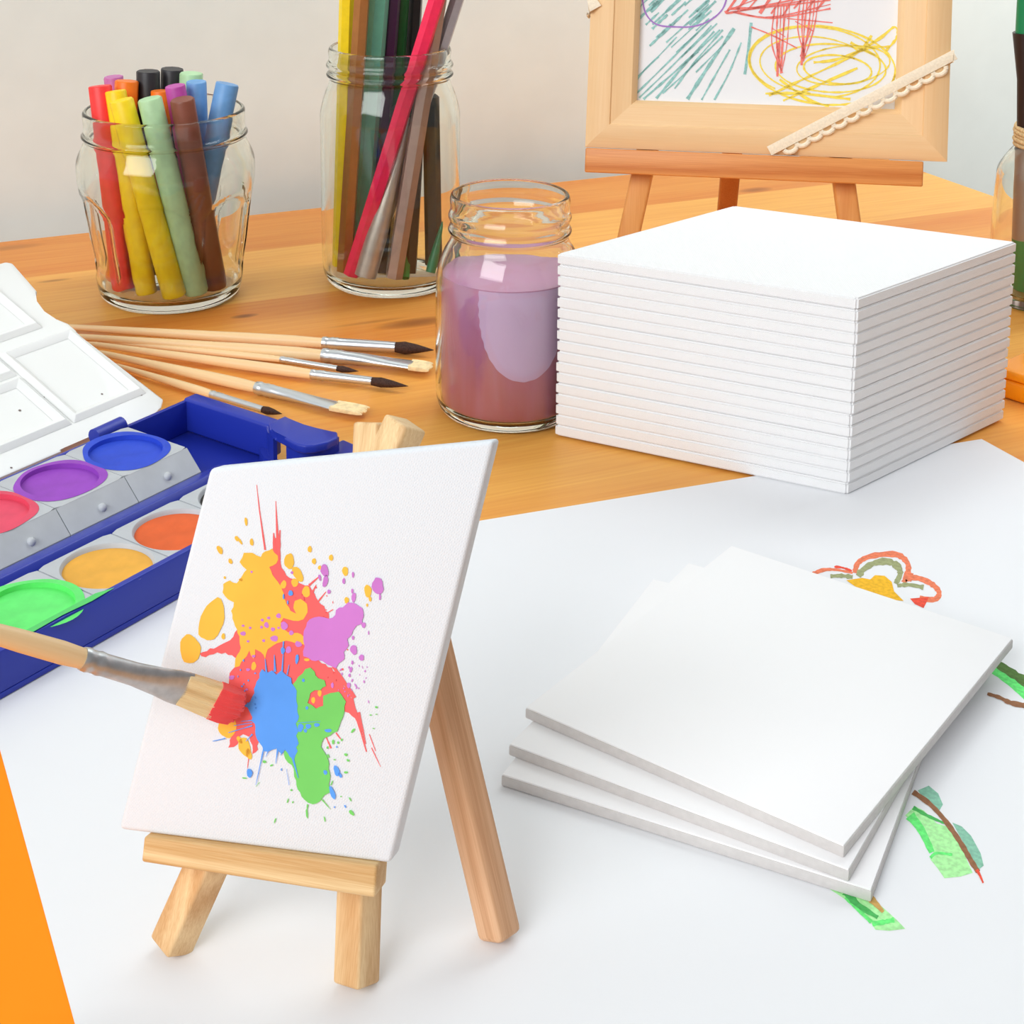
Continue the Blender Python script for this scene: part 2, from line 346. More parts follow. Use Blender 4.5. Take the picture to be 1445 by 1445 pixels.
# ------------------------------------------------------------------ three white boards
bt = 0.0035
def board(cx, cy, deg, w, h, k, label):
    r = math.radians(deg); u = V((math.cos(r), math.sin(r), 0)); v = V((-u.y, u.x, 0)); z = T + 0.0009 + bt * k + 0.00005 * k
    c = V((cx, cy, z)); t = thing('canvas_board', label, 'board', c, 'fanned white boards')
    bm = NB(); box(bm, c - u * w / 2 - v * h / 2, u * w, v * h, V((0, 0, bt - 0.0004))); obj('core', bm, M['boardedge'], t, True, 0.0005)
    bm = NB(); e = 0.0003; box(bm, c - u * (w / 2 - e) - v * (h / 2 - e) + V((0, 0, bt - 0.0006)), u * (w - 2 * e), v * (h - 2 * e), V((0, 0, 0.0006))); obj('face_sheet', bm, M['board'], t, True, 0.0002)
board(0.0880, 0.4135, -27.3, 0.0990, 0.1195, 0, 'white board at the bottom of the three fanned boards, lying on the drawing paper')
board(0.0917, 0.4170, -32.4, 0.0955, 0.121, 1, 'white board in the middle of the three fanned boards')
board(0.0992, 0.4217, -38.2, 0.0956, 0.1215, 2, 'white board on top of the three fanned boards')

# ------------------------------------------------------------------ stack of seventeen canvas panels
fc = V((0.1542, 0.5592, 0)); pa = math.radians(152.5); pang = math.radians(112)
da = V((math.cos(pa), math.sin(pa), 0)) * 0.1204; db = V((math.cos(pa - pang), math.sin(pa - pang), 0)) * 0.1107
NP = 17; ph = 0.0779 / NP
bm = NB(); prism(bm, [V((0, 0, 0)), db, da + db, da], V((0, 0, ph - 0.00008)))
bmesh.ops.bevel(bm, geom=[e for e in bm.edges if abs(e.verts[0].co.z - e.verts[1].co.z) > 0.001], offset=0.0007, segments=2, affect='EDGES')
bm.normal_update()
hor = [e for e in bm.edges if abs(e.verts[0].co.z - e.verts[1].co.z) < 1e-5 and len(e.link_faces) == 2 and any(abs(f.normal.z) < 0.5 for f in e.link_faces)]
def sidef(e): return [f for f in e.link_faces if abs(f.normal.z) < 0.5][0].normal
frontn = V((-0.5, -0.866, 0))
def hors(): bm.normal_update(); return [e for e in bm.edges if abs(e.verts[0].co.z - e.verts[1].co.z) < 1e-5 and len(e.link_faces) == 2 and sum(abs(f.normal.z) < 0.1 for f in e.link_faces) == 1 and sum(abs(f.normal.z) > 0.99 for f in e.link_faces) == 1]
bmesh.ops.bevel(bm, geom=hors(), offset=0.0006, segments=2, affect='EDGES')
first = None
ordn = ['lowest', 'second', 'third', 'fourth', 'fifth', 'sixth', 'seventh', 'eighth', 'ninth']
for k in range(NP):
    c = V((fc.x + random.uniform(-1, 1) * 0.00025, fc.y + random.uniform(-1, 1) * 0.00025, T + 0.0009 + k * ph))
    if k == 0: lab = 'white canvas panel at the very bottom of the tall stack'
    elif k == NP - 1: lab = 'white canvas panel on top of the tall stack, its whole face showing'
    elif k < 9: lab = '%s white canvas panel counted up from the table in the tall stack' % ordn[k]
    else: lab = '%s white canvas panel counted down from the top of the tall stack' % ordn[NP - 1 - k]
    if first is None: first = obj('blank_canvas', bm, M['panel'], None, True, origin=V((0, 0, 0))); o = first
    else: o = first.copy(); COL.objects.link(o)
    o.location = c; tag(o, lab, 'canvas', 'stack of canvas panels')

# ------------------------------------------------------------------ glass jars
def jar_mesh(outer, wall, floor_, c, mod=None, n=128):
    """outer profile [(r,z)] bottom to lip; the inner skin is offset inwards"""
    out = spline(outer, 5); inn = []
    for r, z in reversed(out):
        if z > floor_ + 0.002: inn.append((r - wall, z))
    inn.append((out[-1][0] * 0 + inn[-1][0] - 0.003, floor_))
    bm = NB(); top = out[-1]
    prof = [(0, 0.0008), (outer[0][0] - 0.004, 0.0008)] + out + [(top[0] - wall * 0.5, top[1] + wall * 0.35)] + inn + [(0, floor_)]
    zin = floor_ + 0.001
    return lathe(bm, prof, c, n, mod)
def facets(r, z, a):                         # six pressed arched panels round the crayon jar
    if r < 0.030 or not (0.010 < z < 0.066): return r
    q = (a / (math.pi / 3)) % 1.0; x = abs(q - 0.5) * 2
    top = 0.060 - 0.012 * x * x
    e = min(1, max(0, (0.88 - x) / 0.05)) * min(1, max(0, (top - z) / 0.0025)) * min(1, max(0, (z - 0.012) / 0.006))
    return r - 0.0021 * e
crayon_c = P(241, 414)
outer_c = [(0.033, 0.0), (0.0362, 0.003), (0.0378, 0.010), (0.0388, 0.020), (0.0405, 0.030), (0.0418, 0.040), (0.0432, 0.050), (0.0446, 0.058), (0.0456, 0.066), (0.0452, 0.074), (0.0422, 0.081), (0.0408, 0.0845), (0.0424, 0.0865), (0.0410, 0.0895), (0.0412, 0.0975), (0.0408, 0.099)]
jc = thing('glass_jar', 'squat faceted glass jar holding thick pastel crayons', 'jar', crayon_c, 'glass jars')
bm = jar_mesh(outer_c, 0.0019, 0.005, crayon_c, facets); obj('body', bm, M['glass'], jc, 'all', origin=crayon_c)

pencil_c = P(552, 394)
outer_p = [(0.032, 0.0), (0.0350, 0.003), (0.0366, 0.009), (0.037, 0.020), (0.037, 0.050), (0.037, 0.085), (0.0366, 0.094), (0.0345, 0.102), (0.0322, 0.108), (0.0318, 0.111), (0.0334, 0.113), (0.0320, 0.1155), (0.0334, 0.118), (0.0320, 0.121), (0.0322, 0.125), (0.0317, 0.127)]
jp = thing('glass_jar', 'tall clear glass jar holding coloured pencils', 'jar', pencil_c, 'glass jars')
bm = jar_mesh(outer_p, 0.0019, 0.005, pencil_c); obj('body', bm, M['glass'], jp, 'all', origin=pencil_c)

water_c = P(717, 577)
outer_w = [(0.026, 0.0), (0.0293, 0.0025), (0.0310, 0.008), (0.0312, 0.020), (0.0312, 0.040), (0.0310, 0.056), (0.0302, 0.064), (0.0278, 0.071), (0.0253, 0.0755), (0.0247, 0.0785), (0.0260, 0.0805), (0.0249, 0.0835), (0.0259, 0.0865), (0.0250, 0.0895), (0.0252, 0.0935), (0.0247, 0.0955)]
jw = thing('glass_jar', 'open glass jar half hidden by the canvas stack, holding murky purple water', 'jar', water_c, 'glass jars')
bm = jar_mesh(outer_w, 0.0017, 0.004, water_c); obj('body', bm, M['glass'], jw, 'all', origin=water_c)
# murky water
m = mat('murky_water', hx(172, 105, 135), 0.08, 0.5, sss=0.3); g = NT(m); M['water'] = m
co = g.n('ShaderNodeTexCoord').outputs['Object']; sp = g.n('ShaderNodeSeparateXYZ'); g.t.links.new(co, sp.inputs[0])
vz = g.vm('MULTIPLY', co, (1, 1, 0.12)); nz = g.noise(vz, 90, 3)
f = g.m('ADD', g.rng(sp.outputs[2], 0.004, 0.060), g.m('MULTIPLY', g.m('SUBTRACT', nz, 0.5), 1.3))
g.t.links.new(g.mix(f, hx(192, 108, 120), hx(206, 144, 186)), g.b.inputs['Base Color'])
prof = [(0, 0.0046), (0.0245, 0.0046)] + [(r - 0.0023, z) for r, z in spline(outer_w, 4) if 0.0055 < z < 0.0625] + [(0, 0.0630)]
bm = lathe(NB(), prof, water_c, 96); wt = tag(obj('paint_water', bm, m, None, True, origin=water_c), 'murky purple paint water inside the open jar', 'water')
# paler lilac U-shaped patch between the water and the glass
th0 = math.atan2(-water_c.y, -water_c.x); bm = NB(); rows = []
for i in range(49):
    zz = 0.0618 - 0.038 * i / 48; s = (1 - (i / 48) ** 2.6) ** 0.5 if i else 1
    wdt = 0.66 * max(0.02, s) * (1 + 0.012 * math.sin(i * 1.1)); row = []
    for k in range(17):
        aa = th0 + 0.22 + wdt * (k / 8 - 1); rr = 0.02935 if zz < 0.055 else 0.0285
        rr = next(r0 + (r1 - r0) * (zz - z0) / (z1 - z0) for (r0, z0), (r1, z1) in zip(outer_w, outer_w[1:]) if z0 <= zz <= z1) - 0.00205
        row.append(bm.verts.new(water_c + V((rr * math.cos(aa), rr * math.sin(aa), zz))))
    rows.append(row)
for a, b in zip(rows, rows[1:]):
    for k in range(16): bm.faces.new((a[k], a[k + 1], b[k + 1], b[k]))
obj('lilac_patch', bm, mat('pale_lilac', hx(222, 186, 226), 0.4, 0.3), wt, 'all', label='paler lilac tongue-shaped patch down the glass')

right_c = P(1470, 423)
outer_r = [(0.024, 0.0), (0.0262, 0.002), (0.0275, 0.008), (0.0275, 0.040), (0.027, 0.062), (0.0262, 0.070), (0.0215, 0.078), (0.0172, 0.084), (0.0165, 0.094), (0.0172, 0.097), (0.0168, 0.099)]
jr = thing('glass_jar', 'glass bottle with twine round its neck at the right edge of the picture', 'jar', right_c, 'glass jars')
bm = jar_mesh(outer_r, 0.0017, 0.005, right_c); obj('body', bm, M['glass'], jr, 'all', origin=right_c)
bm = NB()
for k in range(5):
    cc = right_c + V((0, 0, 0.0825 + 0.0022 * k)); rr = 0.0188 + 0.0004 * (k % 2)
    sweep(bm, [cc + V((rr * math.cos(t), rr * math.sin(t), 0.0004 * math.sin(t * 2 + k))) for t in [2 * math.pi * i / 40 for i in range(40)]], 0.0013, 8, close=True)
tag(obj('jute_twine', bm, M['twine'], None, 'all'), 'beige twine wound round the neck of the bottle at the right edge', 'string')

# ------------------------------------------------------------------ pastel crayons
def inside(p, c, r):                          # keep a point within the jar's bore
    d = V((p.x - c.x, p.y - c.y, 0))
    if d.length > r: d *= r / d.length
    return V((c.x + d.x, c.y + d.y, p.z))
def pastel(rgb, top, bot, yt, yb, label, r=0.0061, name='pastel_crayon'):
    b = AT(bot[0], bot[1], crayon_c.y + yb); b.z = T + 0.0055 + r * 0.4; b = inside(b, crayon_c, 0.0345 - r)
    t = AT(top[0], top[1], crayon_c.y + yt)
    d = (t - b).normalized(); k = (T + 0.09 - b.z) / max(1e-4, (t.z - b.z)); nk = b + (t - b) * k
    off = inside(nk, crayon_c, 0.0388 - r) - nk; t = t + V((off.x, off.y, 0))
    bm = NB(); n = 10; L = (t - b).length
    path = [b, b + d * 0.0008, b + d * L * 0.3, b + d * L * 0.7, t - d * 0.0006, t]
    sweep(bm, path, [r * 0.9, r, r, r, r, r * 0.93], n, phase=0.2)
    m = mat(name + '_wax', hx(*rgb), 0.42, 0.4, bump=(160, 0.25, 0.07))
    tag(obj(name, bm, m, None, True), label, 'crayon', 'pastel crayons in the faceted jar')
G1 = -0.0245
pastel((244, 58, 58), (141, 121), (176, 424), -0.006, -0.016, 'red pastel crayon at the left side of the faceted jar')
pastel((254, 214, 20), (163, 128), (208, 431), -0.0125, -0.023, 'yellow pastel crayon right beside the red one', 0.0054)
pastel((255, 218, 30), (171, 141), (247, 434), -0.026, -0.028, 'yellow pastel crayon in front, next to the pale green one')
pastel((178, 216, 168), (211, 139), (283, 428), -0.0265, -0.026, 'pale green pastel crayon at the front of the faceted jar')
pastel((132, 74, 56), (257, 140), (315, 416), -0.025, -0.016, 'brown pastel crayon at the front right of the faceted jar')
pastel((190, 75, 165), (247, 121), (296, 410), -0.0095, -0.004, 'magenta pastel crayon behind the brown one', 0.0054)
pastel((246, 122, 20), (179, 114), (166, 400), 0.005, -0.002, 'orange pastel crayon behind the red and yellow ones')
pastel((240, 120, 30), (226, 128), (236, 410), 0.0035, 0.000, 'second orange pastel crayon, mostly hidden behind the magenta one', 0.005)
pastel((42, 40, 44), (209, 100), (214, 405), 0.012, 0.012, 'black pastel crayon nearest the orange one')
pastel((46, 44, 48), (243, 97), (236, 404), 0.022, 0.024, 'black pastel crayon at the back beside the rear green one')
pastel((176, 216, 168), (270, 103), (262, 402), 0.014, 0.013, 'pale green pastel crayon standing at the back of the faceted jar')
pastel((112, 164, 218), (277, 115), (288, 402), 0.0015, 0.006, 'blue pastel crayon behind the magenta and brown ones', 0.0054)
pastel((108, 160, 214), (321, 118), (262, 415), -0.003, -0.012, 'blue pastel crayon leaning out at the right of the faceted jar')
pastel((196, 110, 170), (160, 108), (190, 405), 0.017, 0.02, 'pink pastel crayon, barely visible behind the red one', 0.0052)

# ------------------------------------------------------------------ coloured pencils
def pencil(rgb, top, bot, yt, yb, label, r=0.0040, rough=0.35, metal=0.0, tipup=False, name='coloured_pencil', n=6):
    b = AT(bot[0], bot[1], pencil_c.y + yb); b.z = T + 0.0068 + r * 0.45; b = inside(b, pencil_c, 0.0318 - r)
    t = AT(top[0], top[1], pencil_c.y + yt)
    if t.z > T + 0.115:
        k = (T + 0.118 - b.z) / (t.z - b.z); nk = b + (t - b) * k; off = inside(nk, pencil_c, 0.0287 - r) - nk; t = t + V((off.x, off.y, 0)) / max(k, 0.5)
    d = (t - b).normalized(); L = (t - b).length; bm = NB(); m = mat(name + '_lacquer', hx(*rgb), rough, 0.5, metal, bump=(300, 0.05, 0.04))
    pr = thing(name, label, 'pencil', b, 'coloured pencils in the tall jar')
    if tipup:
        sweep(bm, [b, b + d * L * 0.25, b + d * L * 0.9], [r, r, r * 0.35], 14); obj('barrel', bm, m, pr, True)
        sweep2 = NB(); sweep(sweep2, [b + d * L * 0.9, t], [r * 0.35, r * 0.08], 14); obj('tip', sweep2, m, pr, True)
    else:
        e = b + d * (L - 0.006)
        sweep(bm, [b, b + d * L * 0.5, e], r, n, phase=0.3); obj('barrel', bm, m, pr)
        bm = NB(); sweep(bm, [e, e + d * 0.004, t], [r * 1.02, r * 1.02, r * 0.6], 14); obj('end_cap', bm, m, pr, True)
pencil((250, 218, 0), (491, -60), (478, 388), 0.004, -0.002, 'bright yellow coloured pencil at the left of the tall jar')
pencil((176, 116, 60), (515, -70), (487, 402), -0.010, -0.012, 'bronze coloured pencil beside the yellow one', 0.0042, 0.3, 0.35)
pencil((92, 158, 132), (541, -75), (506, 392), -0.001, 0.000, 'thick sea green pencil in the tall jar', 0.0052)
pencil((62, 24, 62), (560, -70), (527, 386), 0.006, 0.006, 'dark plum coloured pencil right of the sea green one')
pencil((12, 82, 34), (572, -74), (543, 382), 0.012, 0.012, 'dark green coloured pencil deep in the tall jar')
pencil((26, 22, 24), (590, -70), (566, 380), 0.019, 0.018, 'black coloured pencil at the back of the tall jar')
pencil((248, 38, 88), (637, -68), (487, 388), -0.018, -0.022, 'crimson pink pencil slanting across the front of the tall jar', 0.0043)
pencil((178, 150, 140), (643, -60), (556, 405), -0.0125, -0.024, 'taupe metallic pencil right of the crimson one', 0.0046, 0.3, 0.4)
pencil((172, 170, 178), (668, -62), (522, 394), -0.005, -0.010, 'silver grey pencil leaning furthest right', 0.0038, 0.3, 0.5)
pencil((196, 186, 178), (577, 166), (509, 400), -0.012, -0.027, 'glittery silver pencil standing point up behind the crimson one', 0.0058, 0.3, 0.6, True)
pencil((74, 76, 76), (608, 132), (612, 384), 0.006, -0.002, 'charcoal grey pencil at the right wall of the tall jar, shorter than the rim', 0.0046, 0.7)
pencil((58, 38, 30), (590, 158), (577, 396), -0.001, -0.015, 'short dark brown pencil between the taupe and charcoal ones', 0.0042)
pencil((36, 34, 36), (562, 150), (538, 396), 0.000, -0.014, 'short black pencil behind the taupe one', 0.0040)
pencil((58, 140, 62), (574, 330), (571, 398), -0.006, -0.022, 'stubby green pencil end low in the tall jar', 0.0026)
pencil((20, 150, 110), (624, 312), (607, 388), -0.006, -0.012, 'stubby turquoise pencil at the lower right of the tall jar', 0.0026, tipup=True)

# things in the bottle at the right edge
def stick(name, top, bot, y, r, parts, label, cat):
    b = AT(bot[0], bot[1], right_c.y + y); t = AT(top[0], top[1], right_c.y + y); tk = thing(name, label, cat, b)
    for nm, f0, f1, rr, m in parts:
        bm = NB(); p0, p1 = b + (t - b) * f0, b + (t - b) * f1; sweep(bm, [p0, p0 + (p1 - p0) * 0.5, p1], [r * rr[0], r * rr[1], r * rr[2]], 16); obj(nm, bm, m, tk, True)
mg = mat('green_lacquer', hx(10, 128, 78), 0.3); mk = mat('dark_brown_lacquer', hx(38, 22, 22), 0.35); mt_ = mat('dull_tin', hx(165, 150, 145), 0.35, metal=0.7); ml = mat('green_label', hx(48, 125, 62), 0.5)
stick('paint_marker', (1449, -60), (1447, 424), 0.001, 0.0045, [('barrel', 0, 0.02, (0.9, 1, 1), mt_), ('label_band', 0.02, 0.19, (1.5, 1.5, 1.5), ml), ('ferrule', 0.19, 0.52, (1.5, 1.3, 1.0), mt_), ('grip', 0.52, 0.79, (1.0, 1.0, 1.5), mk), ('cap', 0.79, 1, (1.2, 1.0, 1.0), mg)], 'marker with green cap and green label standing in the bottle at the right edge', 'marker')
stick('wooden_stick', (1474, -30), (1470, 424), -0.0055, 0.0035, [('shaft', 0, 1, (1, 1, 1), mk)], 'dark brown stick standing in the bottle at the right edge', 'stick')
bm = NB(); mo = mat('orange_plastic', hx(245, 150, 10), 0.25, 0.5)
oc = P(1402, 558); od = (P(1445, 572) - oc).normalized(); on = V((-od.y, od.x, 0))
ob = thing('orange_box', 'flat translucent orange box behind the canvas stack at the right edge', 'box', oc)
box(bm, oc + V((0, 0, 0.0002)), od * 0.075, on * 0.045, V((0, 0, 0.009))); obj('base', bm, mo, ob, True, 0.0015, 3)
bm = NB(); box(bm, oc + V((0, 0, 0.0095)) - od * 0.001 - on * 0.001, od * 0.077, on * 0.047, V((0, 0, 0.0045))); obj('lid', bm, mo, ob, True, 0.0012, 3)

# ------------------------------------------------------------------ brushes
def handle_wood(d): return wood('brush_birch', hx(244, 212, 164), hx(226, 184, 128), d, 200, 0.03, 0.4, 0.7)
M['sable'] = mat('dark_sable_hair', hx(66, 44, 36), 0.6, 0.2, bump=(1500, 0.6, 0.3)); M['hog'] = mat('hog_bristle', hx(236, 214, 168), 0.7, 0.2, bump=(400, 0.1, 0.12))
def brush(tail, fs, fe, tip, rh, label, flat=None, hair='sable', z=None, rf=None, group='brushes lying on the table', bulge=1.2):
    """tail, ferrule start, ferrule end and tip as points; rh handle radius; flat half width of the ferrule's end"""
    ax = (tip - tail).normalized(); side = ax.cross(V((0, 0, 1))).normalized()
    rf = rf or rh * 0.9
    t = thing('paint_brush', label, 'brush', (tail + tip) / 2, group)
    L = (fs - tail).length; d = (fs - tail).normalized(); bm = NB()
    sweep(bm, [tail, tail + d * L * 0.05, tail + d * L * 0.35, tail + d * L * 0.7, tail + d * L * 0.9, fs + d * 0.002], [rh * 0.3, rh * 0.5, rh * 0.72, rh * 0.98, rh * 1.02, rh * 0.86], 18)
    obj('handle', bm, handle_wood(d), t, True)
    bm = NB(); d2 = (fe - fs).normalized(); L2 = (fe - fs).length
    fr = [0, 0.03, 0.05, 0.07, 0.1, 0.14, 0.17, 0.2, 0.24, 0.45, 0.75, 1.0]; bead = [1, 1.06, 1.1, 1.02, 0.98, 1.08, 1.02, 1.08, 0.98, 0.96, 0.92, 0.88]
    fl = []
    for q, s in zip(fr, bead):
        k = max(0, (q - 0.3) / 0.7); k = k * k * (3 - 2 * k)
        fl.append((rf * s * (1 - k) + flat * k, rf * s * (1 - k) + rf * 0.42 * k) if flat else (rf * s, rf * s))
    sweep(bm, [fs + d2 * L2 * q for q in fr], None, 22, side=side, flat=fl); obj('ferrule', bm, M['metal'], t, True)
    d3 = tip - fe; bm = NB()
    if flat:
        nb = 9
        for k in range(nb):
            x = (k / (nb - 1) - 0.5) * 2; s0 = fe - d2 * 0.001 + side * (x * flat * 0.86); ll = random.uniform(0.88, 1.0)
            sweep(bm, [s0, s0 + d3 * 0.5 * ll, s0 + d3 * 0.85 * ll + side * x * flat * 0.06, s0 + d3 * ll + side * x * flat * 0.1], None, 8, side=side, flat=[(flat * 0.15, rf * 0.4), (flat * 0.17, rf * 0.42), (flat * 0.13, rf * 0.3), (flat * 0.03, rf * 0.12)])
    else:
        sweep(bm, [fe - d2 * 0.001, fe + d3 * 0.25, fe + d3 * 0.55, fe + d3 * 0.85, tip], [rf * 0.8, rf * 0.9 * bulge / 1.2 * 1.15, rf * 0.75, rf * 0.3, rf * 0.05], 14)
    obj('bristles', bm, M[hair], t, True); return t
def tb(tail, fs, fe, tip, rh, label, **kw):
    z = rh * 1.08 + 0.0004; brush(P(*tail, z), P(*fs, z), P(*fe, z), P(*tip, z), rh, label, **kw)
tb((74, 460), (455, 484), (558, 490), (612, 494), 0.00275, 'round brush with dark bristles, furthest of the brushes lying on the table', rf=0.0029)
tb((96, 474), (455, 501), (582, 515), (614, 519), 0.0029, 'flat brush with pale bristles whose tip passes behind the purple water jar', flat=0.0046, hair='hog', rf=0.0031)
tb((112, 478), (396, 507), (476, 520), (506, 524), 0.0016, 'thinnest brush with short dark tip, lying third from the jars', rf=0.0015)
tb((120, 484), (439, 528), (525, 538), (576, 545), 0.0025, 'round brush with long dark bristles, between the thinnest brush and the splayed flat brush', rf=0.0022)
tb((134, 496), (362, 547), (474, 573), (521, 581), 0.0026, 'flat brush with splayed pale bristles pointing at the front easel', flat=0.0042, hair='hog', rf=0.0028)
tb((160, 514), (298, 556), (371, 578), (398, 584), 0.0019, 'small dark-tipped brush lying closest to the blue paint box', rf=0.0017)

# ------------------------------------------------------------------ paint box
ba = math.radians(53.5); A = V((math.cos(ba), math.sin(ba), 0)); B = V((-A.y, A.x, 0)); O = P(245, 853); Zv = V((0, 0, 1))
def L3(a, b, z): return O + A * a + B * b + Zv * (z + 0.001)
pb = thing('paint_box', 'blue plastic watercolour box with grey pans and opened white palette lid', 'paint box', L3(-0.03, 0.045, 0))
bm = NB()
def bx(a0, a1, b0, b1, z0, z1): box(bm, L3(a0, b0, z0), A * (a1 - a0), B * (b1 - b0), Zv * (z1 - z0))
prism(bm, [L3(a, b, 0) for a, b in [(-0.17, 0), (0.074, 0), (0.076, 0.036), (0.0985, 0.047), (0.0985, 0.0935), (-0.17, 0.0935)]], Zv * 0.002)
obj('tray_floor', bm, M['blue'], pb, True, 0.0004)
bm = NB()
prism(bm, [L3(-0.17, 0, 0.002), L3(-0.17, 0.0022, 0.002), L3(-0.17, 0.0030, 0.0150), L3(-0.17, 0.0005, 0.0150)], A * 0.268)
bx(-0.17, 0.100, 0.0915, 0.0935, 0.002, 0.0155); bx(-0.17, -0.1675, 0.0, 0.093, 0.002, 0.015)
obj('tray_wall', bm, M['blue'], pb, True, 0.0005)
bm = NB()
prism(bm, [L3(-0.165, 0.0335, 0.002), L3(-0.165, 0.0445, 0.002), L3(-0.165, 0.0435, 0.0125), L3(-0.165, 0.0365, 0.0145), L3(-0.165, 0.0345, 0.0115)], A * 0.231)
obj('divider', bm, M['blue'], pb, True, 0.0006)
bm = NB(); bx(0.0970, 0.1045, 0.046, 0.0935, 0.002, 0.0165); obj('end_rim', bm, M['blue'], pb, True, 0.0012, 3)
def up(p, z): return P(p[0], p[1], z)
def wall(bm, pts, z0, z1, th):                    # thin upright wall following photo points at level z1
    sweep(bm, [up(p, z1) + Zv * (-(z1 - z0) / 2) for p in pts], None, 4, side=Zv, flat=[((z1 - z0) * 0.7071, th * 0.7071)] * len(pts), phase=math.pi / 4)
# carrying clip: an arched bridge over a gap in the end of the tray
top = [(379, 597), (403, 586), (412, 594), (427, 600), (447, 604), (476, 609), (477, 617), (462, 624), (445, 628), (430, 629), (417, 626), (402, 618), (390, 608), (381, 606)]
bm = NB(); prism(bm, [up(p, 0.0205) for p in top], Zv * -0.0035); obj('clip', bm, M['blue'], pb, True, 0.0008, 3)
bm = NB(); wall(bm, spline([(406, 622), (424, 630), (443, 630), (462, 625), (476, 616)], 5), 0.005, 0.0175, 0.0016); obj('clip_skirt', bm, M['blue'], pb, True)
bm = NB(); wall(bm, [(379, 603), (380, 609), (388, 616)], 0.003, 0.0172, 0.0016); obj('clip_post', bm, M['blue'], pb, True)
bm = NB(); wall(bm, spline([(371, 632), (378, 644), (394, 652), (420, 656), (450, 655), (482, 646)], 5), 0.001, 0.0075, 0.0030); obj('clip_base', bm, M['blue'], pb, True)
bm = NB(); prism(bm, [up(p, 0.012) for p in [(456, 634), (484, 619), (502, 627), (506, 650), (460, 652)]], Zv * -0.007); obj('clip_tab', bm, M['blue'], pb, True, 0.001, 2)
